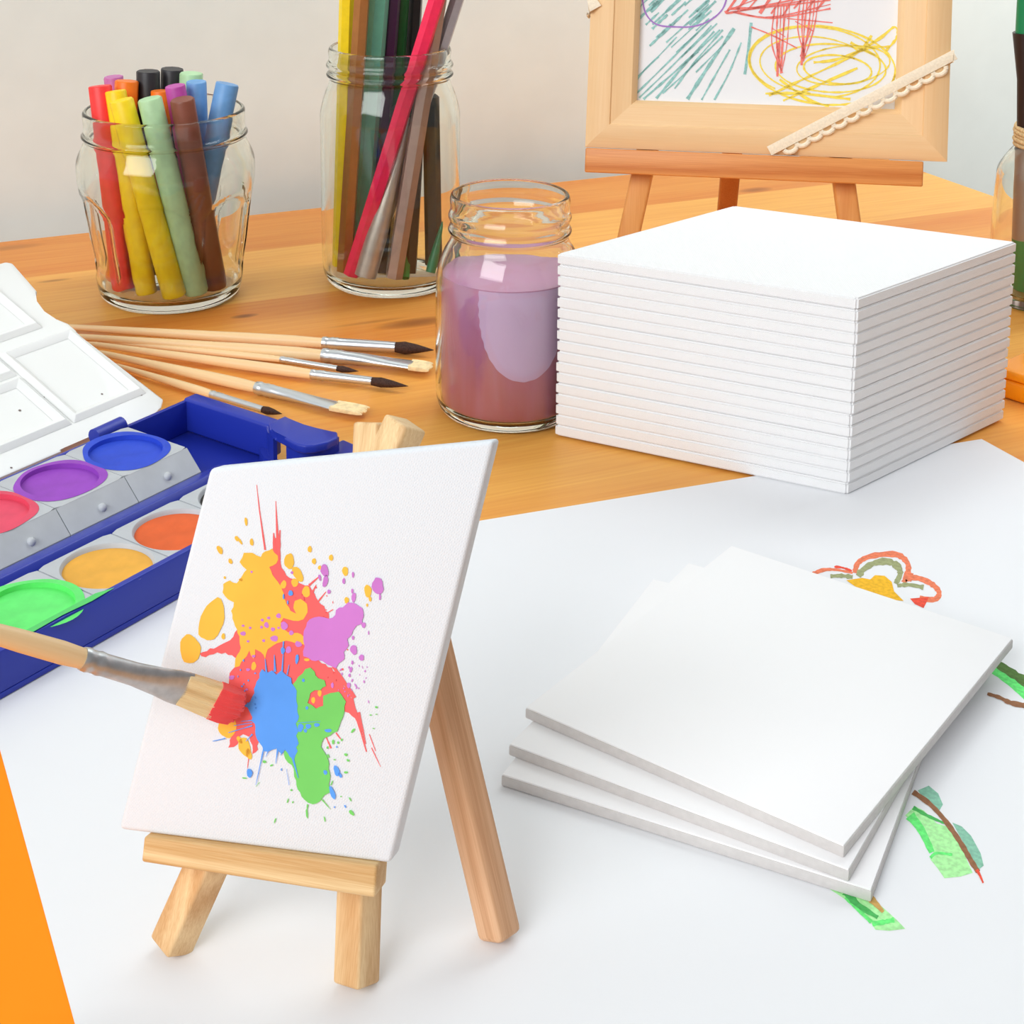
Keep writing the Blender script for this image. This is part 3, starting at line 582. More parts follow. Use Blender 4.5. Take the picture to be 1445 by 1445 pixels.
# hinge knuckle
bm = NB(); hz = 0.019; p0, p1 = P(133, 617, hz), P(172, 599, hz); sweep(bm, [p0, p0.lerp(p1, 0.5), p1], 0.0032, 16); obj('hinge', bm, M['blue'], pb, True)
def cyl_faces(bm, c, r, z0, z1, n=48): lathe(bm, [(0, z0), (r, z0), (r, z1), (0, z1)], c, n)
def blob_ring(c, r, rnd, n=40, lo=0.9, hi=1.12, seed=1):
    rr = random.Random(seed); ph = [rr.uniform(0, 6.28) for _ in range(5)]
    return [c + V((math.cos(t), math.sin(t), 0)) * r * (1 + rnd * sum(math.sin(t * (k + 2) + ph[k]) / (k + 1) for k in range(5)) * 0.5) for t in [2 * math.pi * i / n for i in range(n)]]
def pan(ac, bc, ztop, rgb, far, name, smear=0, rc=0.0148, cake_drop=0.0016, over=None):
    """square pan with a round well, its cake of paint, and any paint run over the rim"""
    hp = 0.0155; b0, b1 = (bc - 0.0165, bc + 0.0165) if far else (bc - 0.0122, bc + 0.0165)
    bm = NB(); ctr = L3(ac, bc, 0); n = 48; zb = ztop - 0.004
    corners = [(ac - hp, b0), (ac + hp, b0), (ac + hp, b1), (ac - hp, b1)]
    # top face with a round hole: bridge square border to circle
    rim = []; sq = []
    for i in range(n):
        t = 2 * math.pi * i / n; ca, sb = math.cos(t), math.sin(t)
        rim.append(bm.verts.new(L3(ac + rc * ca, bc + rc * sb, ztop)))
        k = min((hp if ca > 0 else hp) / max(abs(ca), 1e-6), ((b1 - bc) if sb > 0 else (bc - b0)) / max(abs(sb), 1e-6))
        sq.append(bm.verts.new(L3(ac + ca * k, bc + sb * k, ztop)))
    low = [bm.verts.new(L3(ac + rc * 0.93 * math.cos(2 * math.pi * i / n), bc + rc * 0.93 * math.sin(2 * math.pi * i / n), zb)) for i in range(n)]
    lip = [bm.verts.new(L3(ac + (rc - 0.0006) * math.cos(2 * math.pi * i / n), bc + (rc - 0.0006) * math.sin(2 * math.pi * i / n), ztop - 0.0006)) for i in range(n)]
    foot = [bm.verts.new(V((v.co.x, v.co.y, T + 0.0045))) for v in sq]
    for i in range(n):
        j = (i + 1) % n
        bm.faces.new((rim[i], rim[j], sq[j], sq[i])); bm.faces.new((lip[i], lip[j], rim[j], rim[i])); bm.faces.new((low[i], low[j], lip[j], lip[i])); bm.faces.new((sq[i], sq[j], foot[j], foot[i]))
    bm.faces.new(low); bm.faces.new(foot[::-1])
    if far:                                    # sloping front apron with a round stud
        prism(bm, [L3(ac - hp, b0 + 0.0001, ztop), L3(ac - hp, 0.0450, 0.0118), L3(ac - hp, 0.0450, 0.0035), L3(ac - hp, b0 + 0.0001, 0.0035)], A * 2 * hp)
        sc_ = L3(ac + 0.001, (b0 + 0.0450) / 2 - 0.001, (ztop + 0.0118) / 2 - 0.0009); bmesh.ops.create_uvsphere(bm, u_segments=14, v_segments=8, radius=0.0016, matrix=__import__('mathutils').Matrix.Translation(sc_))
    pn = obj('paint_pan', bm, M['grey'], pb, True)
    m = mat(name + '_paint', hx(*rgb), 0.55, 0.3, bump=(140, 0.5, 0.06)); bm = NB()
    zc = ztop - cake_drop; lathe(bm, [(0, zb + 0.001), (rc * 0.965 - 0.0002, zb + 0.001), (rc * 0.965 - 0.0002, zc), (rc * 0.9, zc + 0.0001), (rc * 0.4, zc - 0.0003), (0, zc - 0.0004)], L3(ac, bc, 0), 48)
    obj('paint_cake', bm, m, pn, True, label=name + ' paint cake')
    if over:
        bm = NB(); s = over; outer_ = blob_ring(L3(ac, bc, ztop + 0.00015), rc * s, 0.09, 48, seed=int(abs(ac) * 1e4)); inn = [L3(ac, bc, ztop + 0.00015) + V((math.cos(2 * math.pi * i / 48), math.sin(2 * math.pi * i / 48), 0)) * rc * 0.93 for i in range(48)]
        down = [v - Zv * 0.0022 for v in inn]
        vo = [bm.verts.new(v) for v in outer_]; vi = [bm.verts.new(v + Zv * 0.0001) for v in inn]; vd = [bm.verts.new(v) for v in down]
        for i in range(48): j = (i + 1) % 48; bm.faces.new((vo[i], vo[j], vi[j], vi[i])); bm.faces.new((vi[i], vi[j], vd[j], vd[i]))
        obj('paint_spill', bm, m, pn, True, label=name + ' paint run over the rim')
    return pn
ZF, ZN = 0.0195, 0.0140
for k, (rgb, nm, ov) in enumerate([((45, 78, 205), 'blue', 1.13), ((152, 72, 190), 'purple', 1.1), ((226, 78, 105), 'pink', 1.12), ((120, 60, 40), 'brown', None)]):
    pan(0.0430 - 0.0314 * k, 0.0685, ZF, rgb, True, nm, over=ov)
for k, (rgb, nm, ov) in enumerate([((52, 48, 44), 'black', None), ((226, 98, 44), 'orange', None), ((234, 172, 66), 'ochre', None), ((104, 232, 118), 'green', 1.12), ((20, 140, 110), 'teal', None)]):
    pan(0.0495 - 0.0316 * k, 0.0158, ZN, rgb, False, nm, over=ov, rc=0.0154 if nm != 'green' else 0.0148)
# green paint run over onto the near wall
bm = NB(); gz = 0.0152
poly(bm, [L3(a, b, z) for a, b, z in [(-0.060, 0.0032, 0.01535), (-0.03, 0.0032, 0.01535), (-0.024, 0.0010, 0.01535), (-0.034, 0.0004, 0.01535), (-0.045, 0.0012, 0.01535), (-0.060, 0.0006, 0.01535)]])
obj('green_paint_smear', bm, mat('green_smear', hx(80, 205, 105), 0.4), pb)
# white palette lid standing open on the hinge side
lt = math.radians(21.5); LW = B * math.cos(lt) + Zv * math.sin(lt); LN = A.cross(LW).normalized()
lp0 = P(230, 562, 0.012)
lpl = Plane(lp0, LN)
def lp(s, t, o=0.0): return lp0 + A * s + LW * t + LN * o
outl = [lpl(*q) for q in [(228, 574), (231, 563), (112, 476), (108, 466), (95, 455), (78, 452), (60, 440), (49, 425), (53, 411), (18, 371), (8, 369)]]
lo_ = [((p - lp0).dot(A), (p - lp0).dot(LW)) for p in outl]
far_t = lo_[-1][1]
pts = [(s, t) for s, t in lo_] + [(-0.20, far_t + 0.001), (-0.20, -0.0045), (-0.058, -0.0045), (-0.056, -0.0025), (-0.027, -0.0025), (-0.0245, -0.006), (-0.010, -0.006)]
lid = NB(); prism(lid, [lp(s, t, -0.0065) for s, t in pts], LN * 0.0065)
ld = obj('lid', lid, M['lid'], pb, True, 0.0009, 2, label='white plastic palette lid, opened back')
def well(s0, s1, t0, t1, name='palette_ridge', w=0.0022, h=0.0022):
    bm = NB(); i = w
    o4 = [(s0, t0), (s1, t0), (s1, t1), (s0, t1)]; m4 = [(s0 + i, t0 + i), (s1 - i, t0 + i), (s1 - i, t1 - i), (s0 + i, t1 - i)]
    q4 = [(s0 + 2.4 * i, t0 + 2.4 * i), (s1 - 2.4 * i, t0 + 2.4 * i), (s1 - 2.4 * i, t1 - 2.4 * i), (s0 + 2.4 * i, t1 - 2.4 * i)]
    a = [bm.verts.new(lp(s, t, 0.0001)) for s, t in o4]; b = [bm.verts.new(lp(s, t, h)) for s, t in m4]; c = [bm.verts.new(lp(s, t, 0.0001)) for s, t in q4]
    for k in range(4):
        j = (k + 1) % 4; bm.faces.new((a[k], a[j], b[j], b[k])); bm.faces.new((b[k], b[j], c[j], c[k]))
    obj(name, bm, M['lid'], ld, True, 0.0003, 2)
for s0, s1, t0, t1 in [(-0.043, -0.004, 0.006, 0.056), (-0.086, -0.044, 0.006, 0.040), (-0.086, -0.044, 0.041, 0.080), (-0.052, -0.014, 0.062, 0.108), (-0.095, -0.056, 0.081, 0.110), (-0.130, -0.088, 0.006, 0.050)]:
    well(s0, s1, t0, t1)
mspeck = mat('dried_paint_speck', hx(120, 105, 100), 0.6)
for px, py, r in [(28, 579, 0.0006), (11, 505, 0.0006), (4, 505, 0.0004), (138, 572, 0.0005), (63, 560, 0.0004), (144, 556, 0.0005), (199, 557, 0.0006), (16, 660, 0.0005)]:
    p = lpl(px, py, 0.00015); s, u = A, LW
    bm = NB(); poly(bm, [p + s * r * math.cos(k) + u * r * math.sin(k) for k in [2 * math.pi * i / 10 for i in range(10)]]); obj('paint_speck', bm, mspeck, ld)

# ------------------------------------------------------------------ small easel with canvas, in front
EL, ER = P(237, 1346), P(500, 1398); EU = (ER - EL).normalized(); epsi = -math.atan2(EU.y, EU.x); eal = math.radians(18)
EV = V((math.sin(eal) * math.sin(epsi), math.sin(eal) * math.cos(epsi), math.cos(eal))); EN = EU.cross(EV).normalized()
if EN.y > 0: EN = -EN
CT, LH = 0.0072, 0.0057                       # canvas thickness, half a leg
base = EL + EN * 0.0
legP = Plane(EL + V((0, 0, 0.0)), EN)         # middle plane of the front legs
canP = Plane(EL + EN * (LH + CT + 0.0004), EN) # face of the canvas
def pine(name, d, b=(236, 206, 158), k=(214, 172, 116)): return wood(name, hx(*b), hx(*k), d, 420, 0.02, 0.55, 1.3, warp=9.0)
easel = thing('table_easel', 'small pale pine easel in front holding the splashed canvas', 'easel', (EL + ER) / 2, 'small easels')
mleg = pine('easel_pine', EV, (242, 210, 160), (206, 156, 102))
def leg(p0, p1, w, d, side, m, parent, name='leg', bev=0.0016):
    ax = (p1 - p0).normalized(); s = (side - ax * side.dot(ax)).normalized(); n = s.cross(ax).normalized()
    bm = NB(); box(bm, p0 - s * w / 2 - n * d / 2, s * w, n * d, p1 - p0); return obj(name, bm, m, parent, True, bev, 3)
def to_floor(p0, p1, lift=0.0):                # carry the line p1->p0 down to the table
    d = (p0 - p1).normalized(); k = (T + 0.0008 + lift - p1.z) / d.z; return p1 + d * k
apexL, apexR = legP(527, 600), legP(562, 598)
lf = to_floor(legP(241, 1335), legP(284, 1240), 0.0008); rf_ = to_floor(legP(503, 1385), legP(511, 1270), 0.0008)
side_l = (EU * math.cos(0.55) + EN * -math.sin(0.55)).normalized()
def twist(v, n, deg): return v * math.cos(math.radians(deg)) + n * math.sin(math.radians(deg))
leg(lf, legP(573, 596, 0.0), 0.0078, 0.0078, twist(EU, EN, 28), mleg, easel, bev=0.0009); leg(rf_, legP(529, 596, -0.0112), 0.0078, 0.0078, twist(EU, EN, 25), mleg, easel, bev=0.0009)
# rear leg
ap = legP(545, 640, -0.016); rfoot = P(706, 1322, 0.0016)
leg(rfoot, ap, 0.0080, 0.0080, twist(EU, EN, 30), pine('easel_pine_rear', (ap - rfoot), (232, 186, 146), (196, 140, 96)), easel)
# ledge
ldP = Plane(EL + EN * (LH + CT + 0.0022), EN)
q = [ldP(203, 1180), ldP(532, 1222), ldP(529, 1268), ldP(199, 1217)]
bm = NB(); prism(bm, q, -EN * (CT + 0.0022 - 0.0002)); obj('ledge', bm, pine('ledge_pine', EU, (242, 214, 164), (206, 160, 100)), easel, True, 0.0007, 3)
# canvas
cv = [canP(296, 661), canP(697, 622), canP(551, 1219), canP(167, 1171)]
cvt = thing('stretched_canvas', 'small white stretched canvas with colourful paint splash standing on the front easel', 'canvas', (cv[2] + cv[3]) / 2)
bm = NB(); prism(bm, cv, -EN * CT); obj('canvas_face', bm, M['canvas'], cvt, True, 0.0011, 4)
# paint splash
def on(x, y, k): return canP(x, y, 0.00012 + 0.00006 * k)
def rough_poly(pts, amp, rnd, sub=5):
    out = []; n = len(pts)
    for i in range(n):
        (x0, y0), (x1, y1) = pts[i], pts[(i + 1) % n]; L = math.hypot(x1 - x0, y1 - y0); m = max(1, int(L / sub)); nx, ny = -(y1 - y0) / (L or 1), (x1 - x0) / (L or 1)
        for k in range(m):
            t = k / m; a = rnd.uniform(-amp, amp) if k else 0; out.append((x0 + (x1 - x0) * t + nx * a, y0 + (y1 - y0) * t + ny * a))
    return out
def ell(bm, cx, cy, rx, ry, rot, k, rnd, amp=0.06, n=22):
    ph = [rnd.uniform(0, 6.28) for _ in range(3)]; c, s = math.cos(rot), math.sin(rot); pts = []
    for i in range(n):
        t = 2 * math.pi * i / n; q = 1 + amp * (math.sin(3 * t + ph[0]) + 0.6 * math.sin(5 * t + ph[1]) + 0.4 * math.sin(8 * t + ph[2])); x, y = rx * math.cos(t) * q, ry * math.sin(t) * q
        pts.append(on(cx + c * x - s * y, cy + s * x + c * y, k))
    poly(bm, pts)
spn = [0]
def spike(bm, x0, y0, x1, y1, w0, w1, k):
    spn[0] += 1; kk = k + 0.1 + 0.8 * ((spn[0] * 7) % 20) / 20; stroke(bm, [(x0, y0), (x1, y1)], [w0, w1], lambda x, y, o=0: on(x, y, kk), 0.25)
rn = random.Random(3)
pm = {k: mat('acrylic_' + k, hx(*v), 0.6, 0.2, bump=(60, 0, 0.06)) for k, v in dict(red=(248, 104, 104), yellow=(255, 192, 72), purple=(206, 126, 210), blue=(92, 160, 248), green=(120, 212, 106)).items()}
bm = NB()
poly(bm, [on(x, y, 0) for x, y in rough_poly([(375, 800), (384, 792), (387, 760), (392, 758), (396, 795), (404, 812), (420, 822), (436, 826), (444, 838), (452, 852), (464, 866), (466, 885), (452, 905), (445, 930), (468, 942), (484, 962), (496, 988), (507, 1013), (516, 1034), (505, 1024), (496, 1010), (484, 1000), (458, 1003), (438, 1010), (424, 1012), (404, 1000), (372, 1010), (362, 1030), (364, 1058), (356, 1064), (352, 1040), (343, 1036), (330, 1054), (322, 1055), (332, 1030), (326, 1000), (321, 975), (324, 950), (336, 930), (318, 921), (284, 926), (282, 922), (322, 908), (335, 888), (345, 860), (362, 830)], 2.2, rn)])
for s in [(362, 684, 366, 720, 0.7, 1.6), (366, 720, 374, 776, 1.6, 3.2), (389, 707, 392, 770, 0.8, 4), (395, 748, 393, 790, 1.5, 5), (386, 752, 388, 790, 1.5, 6), (452, 812, 436, 826, 1, 3), (470, 860, 460, 866, 1, 2), (446, 825, 440, 838, 0.8, 3), (460, 835, 448, 850, 0.8, 3),
          (496, 985, 517, 1061, 5, 1.2), (506, 1005, 516, 1050, 4, 1), (521, 1036, 530, 1060, 1.4, 1), (524, 1055, 537, 1082, 1.5, 0.6), (460, 1040, 467, 1056, 1.5, 2), (474, 1034, 482, 1045, 2, 1), (352, 1060, 349, 1085, 2, 0.5), (470, 940, 500, 985, 4, 6), (300, 917, 330, 903, 2, 5)]: spike(bm, *s, 0)
for _ in range(26): a = rn.uniform(-1.3, 0.9); r = rn.uniform(62, 95); ell(bm, 400 + r * math.cos(a), 905 + r * math.sin(a), rn.uniform(0.6, 1.6), rn.uniform(0.8, 2), 0, 0, rn, 0.1, 8)
obj('paint_splash', bm, pm['red'], cvt, label='coral red paint splash')
bm = NB()
poly(bm, [on(x, y, 1) for x, y in rough_poly([(338, 793), (344, 780), (356, 780), (368, 786), (374, 778), (384, 774), (392, 784), (390, 795), (380, 800), (388, 816), (398, 832), (403, 848), (410, 862), (418, 866), (414, 858), (416, 848), (424, 845), (433, 852), (434, 864), (428, 874), (414, 876), (400, 872), (396, 884), (406, 892), (420, 893), (429, 899), (430, 910), (418, 908), (404, 904), (390, 908), (378, 916), (374, 930), (368, 920), (360, 916), (358, 930), (352, 918), (348, 926), (338, 940), (331, 942), (332, 930), (340, 914), (338, 898), (330, 878), (326, 862), (330, 850), (322, 846), (314, 836), (315, 824), (324, 819), (334, 823), (342, 812), (348, 804)], 1.6, rn)])
for e in [(299, 875, 16.5, 31, 0.32), (268, 916, 14.5, 20.5, -0.12), (408, 792, 7, 11, 0), (420, 810, 6, 12, -0.55), (432, 835, 5.5, 8, 0), (416, 822, 5, 6, 0), (347, 736, 2, 6, -0.1), (334, 760, 2.6, 4, -0.4), (339, 764, 1.6, 5, -0.5), (355, 765, 2.6, 5, -0.1), (310, 776, 3.4, 6.5, -0.5), (325, 792, 2.6, 4, -0.4), (437, 775, 3, 4.5, 0), (443, 792, 3, 4.2, 0), (467, 787, 3, 4.4, 0), (487, 806, 4.2, 6.6, -0.1), (519, 834, 5, 9, -0.1), (522, 845, 2, 4, -0.2), (489, 847, 3.2, 4.6, 0), (518, 854, 1.4, 2.4, 0), (315, 898, 2.6, 4.4, 0), (451, 801, 2.4, 3, 0), (321, 1026, 13, 15, 0.2), (345, 1054, 8, 14, -0.3), (351, 1064, 4, 8, -0.3), (338, 1044, 3, 6, -0.6), (422, 977, 2.8, 4, 0), (433, 982, 3, 4.6, 0), (442, 988, 2.8, 4.4, 0), (451, 978, 2.8, 4.8, 0), (358, 940, 3.4, 6, 0.1), (340, 818, 3, 2, 0), (317, 815, 1.6, 2, 0), (400, 825, 4, 6, 0.3), (433, 931, 4, 2, 0)]: ell(bm, *e, 1, rn, 0.05)
obj('paint_splash', bm, pm['yellow'], cvt, label='golden yellow paint splash')
bm = NB()
poly(bm, [on(x, y, 2) for x, y in rough_poly([(437, 874), (450, 870), (464, 873), (473, 868), (474, 861), (484, 857), (491, 850), (500, 851), (511, 858), (513, 870), (511, 880), (503, 883), (498, 890), (496, 896), (490, 902), (492, 911), (485, 920), (486, 930), (478, 936), (474, 943), (462, 938), (455, 933), (440, 932), (428, 926), (430, 912), (428, 898), (432, 884)], 1.8, rn)])
for e in [(458, 805, 5.4, 9, -0.2), (459, 820, 3.6, 9, 0.2), (533, 827, 8.2, 12, -0.1), (536, 842, 1.4, 5, 0), (451, 815, 1.8, 4.6, -0.2), (464, 835, 2.4, 3, 0), (485, 820, 2, 4.2, 0), (498, 811, 1.6, 4.2, 0), (499, 843, 3, 7, 0.1), (497, 834, 1.6, 3.4, 0), (499, 917, 4.8, 7, -0.2), (510, 928, 3.6, 4.4, 0), (498, 900, 1.8, 3, 0), (492, 967, 2.6, 4, 0), (495, 945, 2, 4, 0.2), (497, 935, 1.4, 3, 0), (493, 953, 1.6, 2.6, 0), (502, 968, 1, 4, -0.5), (513, 882, 3, 4, 0), (520, 893, 0.8, 3, 0), (393, 869, 3.4, 3.4, 0), (376, 882, 3.2, 4.2, -0.3), (370, 875, 2.2, 2, 0), (385, 888, 3, 2.8, 0), (401, 883, 5, 6, -0.3), (411, 893, 3.2, 3.4, 0), (387, 901, 5.4, 4.2, 0), (372, 904, 2.2, 2, 0), (343, 894, 4, 3, 0), (343, 883, 2.2, 1.6, 0), (353, 886, 2, 1.8, 0), (369, 885, 2, 2, 0), (379, 872, 2.4, 2, 0), (350, 905, 2, 1.6, 0), (421, 909, 5, 4, 0.4), (407, 917, 4, 5, 0.3), (393, 886, 2, 1.6, 0), (355, 807, 1.6, 1.6, 0), (327, 956, 4, 3, -0.3), (348, 973, 2, 1.6, 0), (358, 926, 2.6, 2, 0), (350, 945, 3, 2, 0), (469, 967, 2, 4, 0), (412, 808, 2, 2, -0.5)]: ell(bm, *e, 2, rn, 0.07, 14)
for _ in range(22): ell(bm, 470 + rn.uniform(0, 50), 935 + rn.uniform(0, 60), rn.uniform(0.4, 1.1), rn.uniform(0.8, 2.6), rn.uniform(-0.4, 0.4), 2, rn, 0.1, 8)
obj('paint_splash', bm, pm['purple'], cvt, label='orchid purple paint splash')
bm = NB()
poly(bm, [on(x, y, 3) for x, y in rough_poly([(413, 966), (421, 955), (431, 944), (438, 942), (444, 948), (449, 957), (458, 960), (460, 968), (452, 974), (444, 974), (438, 978), (434, 992), (446, 1000), (456, 996), (456, 982), (466, 978), (478, 976), (484, 984), (488, 990), (486, 1004), (481, 1018), (476, 1032), (466, 1038), (457, 1042), (453, 1054), (458, 1062), (463, 1072), (465, 1090), (464, 1106), (466, 1118), (458, 1122), (451, 1131), (441, 1135), (429, 1128), (420, 1114), (415, 1096), (412, 1080), (402, 1070), (401, 1060), (415, 1056), (418, 1030), (418, 1008)], 1.4, rn)])
for e in [(531, 998, 2, 1.6, 0.4), (523, 1009, 1.8, 0.9, 0), (531, 1008, 1.8, 0.7, 0), (527, 1028, 1.5, 0.8, 0), (498, 1031, 1.6, 4, 0.7), (470, 1047, 1.8, 3.4, 0), (477, 1048, 1.4, 2, 0), (482, 1044, 1.4, 2, 0), (488, 1065, 2.4, 2, 0.3), (491, 1073, 2.4, 1.6, 0.5), (462, 1055, 1.4, 2, 0), (472, 1072, 1.6, 1, 0), (488, 1090, 3, 1.6, 0), (463, 1067, 1.4, 3, -0.3), (496, 1147, 2.4, 5, -0.7), (494, 1128, 1, 3.4, -0.5), (406, 1130, 0.9, 3.6, 0.3), (388, 1158, 0.9, 4, 0.3), (433, 1148, 1.4, 7, -0.1), (458, 1156, 0.9, 4, -0.2), (373, 1075, 2.6, 2, 0.4), (383, 1080, 2.4, 1.2, -0.5), (345, 1098, 3.6, 1, 0.1), (411, 1115, 1.4, 1.6, 0), (468, 1105, 0.9, 4, 0.4), (481, 1124, 1, 1, 0), (413, 1132, 0.9, 1.8, 0.4)]: ell(bm, *e, 3, rn, 0.08, 10)
spike(bm, 454, 1128, 466, 1142, 2, 0.6, 3); spike(bm, 434, 1135, 432, 1152, 2, 0.6, 3); spike(bm, 366, 1104, 361, 1110, 1, 0.5, 3)
obj('paint_splash', bm, pm['green'], cvt, label='leaf green paint splash')
bm = NB()
poly(bm, [on(x, y, 4) for x, y in rough_poly([(366, 950), (370, 944), (376, 950), (384, 946), (390, 952), (397, 946), (403, 952), (411, 957), (416, 970), (418, 986), (420, 1006), (419, 1026), (420, 1044), (420, 1060), (415, 1072), (409, 1068), (402, 1058), (398, 1064), (392, 1056), (384, 1058), (372, 1060), (366, 1048), (360, 1032), (356, 1012), (352, 1004), (344, 996), (353, 990), (359, 978), (362, 962)], 2.2, rn)])
for s in [(376, 950, 374, 930, 3, 0.8), (388, 948, 387, 924, 3, 0.8), (398, 948, 400, 918, 2.4, 0.8), (405, 952, 408, 938, 2, 0.8), (399, 920, 400, 905, 0.6, 2.5), (372, 1056, 361, 1108, 2, 0.5), (380, 1056, 375, 1068, 2.4, 0.6), (392, 1056, 389, 1078, 2.4, 0.5), (398, 1060, 396, 1066, 2.4, 1), (412, 1066, 421, 1098, 4, 0.6), (356, 1024, 322, 1034, 1.6, 0.8), (356, 1020, 330, 1024, 1.2, 0.6), (318, 1042, 300, 1046, 2, 0.8), (362, 1016, 340, 1018, 2, 0.6), (356, 1036, 347, 1046, 2, 0.7), (420, 1020, 452, 1018, 1, 0.5), (404, 1085, 408, 1108, 0.5, 0.6)]: spike(bm, *s, 4)
for e in [(352, 1091, 4, 6.4, -0.1), (475, 1088, 3.8, 8, -0.3), (480, 1094, 2, 4, -0.5), (469, 1119, 3.2, 10, -0.35), (435, 1025, 4, 3.6, 0), (431, 1031, 2.4, 2.8, 0), (447, 1023, 4, 2.6, 0), (463, 1031, 5, 2.4, 0), (424, 1027, 4, 6, 0.2), (459, 1090, 2.6, 3.4, -0.4), (475, 1054, 1.1, 1.3, 0), (397, 1086, 0.9, 2, 0), (487, 1138, 1.1, 2.4, -0.5), (472, 1139, 0.9, 1.5, 0), (410, 837, 3.4, 4, 0), (400, 842, 1.2, 4, 0), (406, 850, 1, 3, 0), (419, 930, 2.4, 7, 0.1), (399, 918, 3, 5, 0), (433, 999, 2, 2.4, 0), (428, 960, 2, 2.4, 0)]: ell(bm, *e, 4, rn, 0.07, 12)
for _ in range(12): ell(bm, 350 + rn.uniform(-15, 15), 960 + rn.uniform(-30, 40), rn.uniform(0.6, 1.6), rn.uniform(0.8, 2), 0, 4, rn, 0.1, 8)
obj('paint_splash', bm, pm['blue'], cvt, label='sky blue paint splash')

# brush dabbing at the canvas
tipb = canP(343, 1003, 0.003); 
def near(x, y, dy): return AT(x, y, tipb.y + dy)
t0 = near(-190, 842, -0.030); fs = near(116, 929, -0.012); fe = near(262, 973, -0.0025)
tb_ = brush(t0, fs, fe, near(310, 989, -0.0002), 0.0024, 'birch brush with red-dipped flat bristles touching the splashed canvas', flat=0.0044, hair='hog', rf=0.0023, group=None)
ax = (tipb - fe).normalized(); sd = ax.cross(EN).normalized()
for c_ in tb_.children:
    if c_.name.startswith('bristles'): bpy.data.objects.remove(c_)
sd = ax.cross(V((0, 0, 1))).normalized(); sd = (V((0, 0, 1)) - ax * ax.z).normalized()
for c_ in list(tb_.children):
    if c_.name.startswith('ferrule'):
        bpy.data.objects.remove(c_)
d2 = (fe - fs); bm = NB(); fr = [0, 0.02, 0.05, 0.08, 0.12, 0.16, 0.2, 0.25, 0.5, 0.75, 0.88, 1.0]
fl = [(0.0024, 0.0024), (0.0025, 0.0025), (0.0026, 0.0026), (0.0024, 0.0024), (0.0024, 0.0024), (0.0026, 0.0026), (0.0024, 0.0024), (0.0024, 0.0024), (0.0026, 0.0022), (0.0034, 0.0017), (0.0040, 0.0013), (0.0042, 0.0011)]
sweep(bm, [fs + d2 * q for q in fr], None, 22, side=sd, flat=fl); obj('ferrule', bm, mat('worn_ferrule_metal', hx(190, 192, 194), 0.36, 0.5, metal=0.8, bump=(350, 0.05, 0.12)), tb_, True)
def hairs(name, q0, q1, w0, w1, m, lab, nb=25, th=0.0013, tipround=0.0):
    bm = NB(); v = tipb - fe; rh_ = random.Random(5)
    for k in range(nb):
        x = (k / (nb - 1) - 0.5) * 2; e = q1 - tipround * x * x - rh_.uniform(0, 0.04) * (tipround > 0)
        a = fe + v * q0 + sd * (x * w0 * 0.93); b = fe + v * e + sd * (x * w1 * 0.93) + EN * rh_.uniform(-0.0002, 0.0002)
        sweep(bm, [a, (a + b) / 2, b], None, 8, side=sd, flat=[(w0 * 0.085, th), (w0 * 0.095, th * 1.08), (w1 * 0.085, th * (0.5 if tipround else 1.0))])
    obj(name, bm, m, tb_, True, label=lab)
hairs('bristles', -0.04, 0.60, 0.0037, 0.0042, wood('hog_hair', hx(252, 236, 196), hx(214, 176, 112), ax, 1100, 0.02, 0.7, 1.3), 'pale bristles'); hairs('paint_load', 0.50, 1.0, 0.00425, 0.0041, pm['red'], 'coral red paint on the bristle tips', 25, 0.0015, 0.10)

# ------------------------------------------------------------------ back easel, frame, lace
S0 = P(876, 392); spsi = math.radians(10); sal = math.radians(14)
SU = V((math.cos(spsi), -math.sin(spsi), 0)); SV = V((math.sin(sal) * math.sin(spsi), math.sin(sal) * math.cos(spsi), math.cos(sal))); SN = SU.cross(SV).normalized()
if SN.y > 0: SN = -SN
def sp(u, v, o=0.0): return S0 + SU * u + SV * v + SN * o
be = thing('table_easel', 'honey-coloured wooden easel at the back carrying the framed drawing', 'easel', S0, 'small easels')
sw = wood('easel_spruce', hx(232, 170, 100), hx(204, 128, 60), SV, 240, 0.03, 0.45, 0.9)
zf = 0.0012
leg(sp(-0.0002, 0.001 + zf), sp(0.030, 0.172), 0.0115, 0.0105, SU, sw, be); leg(sp(0.1246, 0.001 + zf), sp(0.096, 0.172), 0.0115, 0.0105, SU, sw, be)
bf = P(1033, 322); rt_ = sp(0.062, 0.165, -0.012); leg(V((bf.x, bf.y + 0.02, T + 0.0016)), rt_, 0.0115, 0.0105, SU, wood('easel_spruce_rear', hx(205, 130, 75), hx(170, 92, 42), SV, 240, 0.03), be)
bm = NB(); box(bm, sp(-0.0203, 0.0563, 0.0055), SU * 0.1738, SV * 0.0130, SN * 0.0135); obj('ledge', bm, wood('ledge_spruce', hx(232, 158, 88), hx(196, 108, 45), SU, 300, 0.02, 0.4, 1.1, warp=6), be, True, 0.0008, 3)
pf = thing('picture_frame', 'light wooden picture frame holding a crayon scribble, standing on the back easel', 'picture frame', sp(0.072, 0.0707, 0.012))
u0, u1_, v0, v1 = -0.0207, 0.1655, 0.0697, 0.205; fd = 0.0062
loops = [(0.0, 0.0), (0.0, 0.010), (0.0045, 0.0125), (0.0125, 0.0120), (0.0130, 0.0110), (0.0235, 0.0095), (0.0262, 0.0060), (0.0262, 0.0)]
def fl_pt(side, d, h, k):
    uu = [(u0 + d, v0 + d), (u1_ - d, v0 + d), (u1_ - d, v1 - d), (u0 + d, v1 - d)][(side + k) % 4]; return sp(uu[0], uu[1], fd + h)
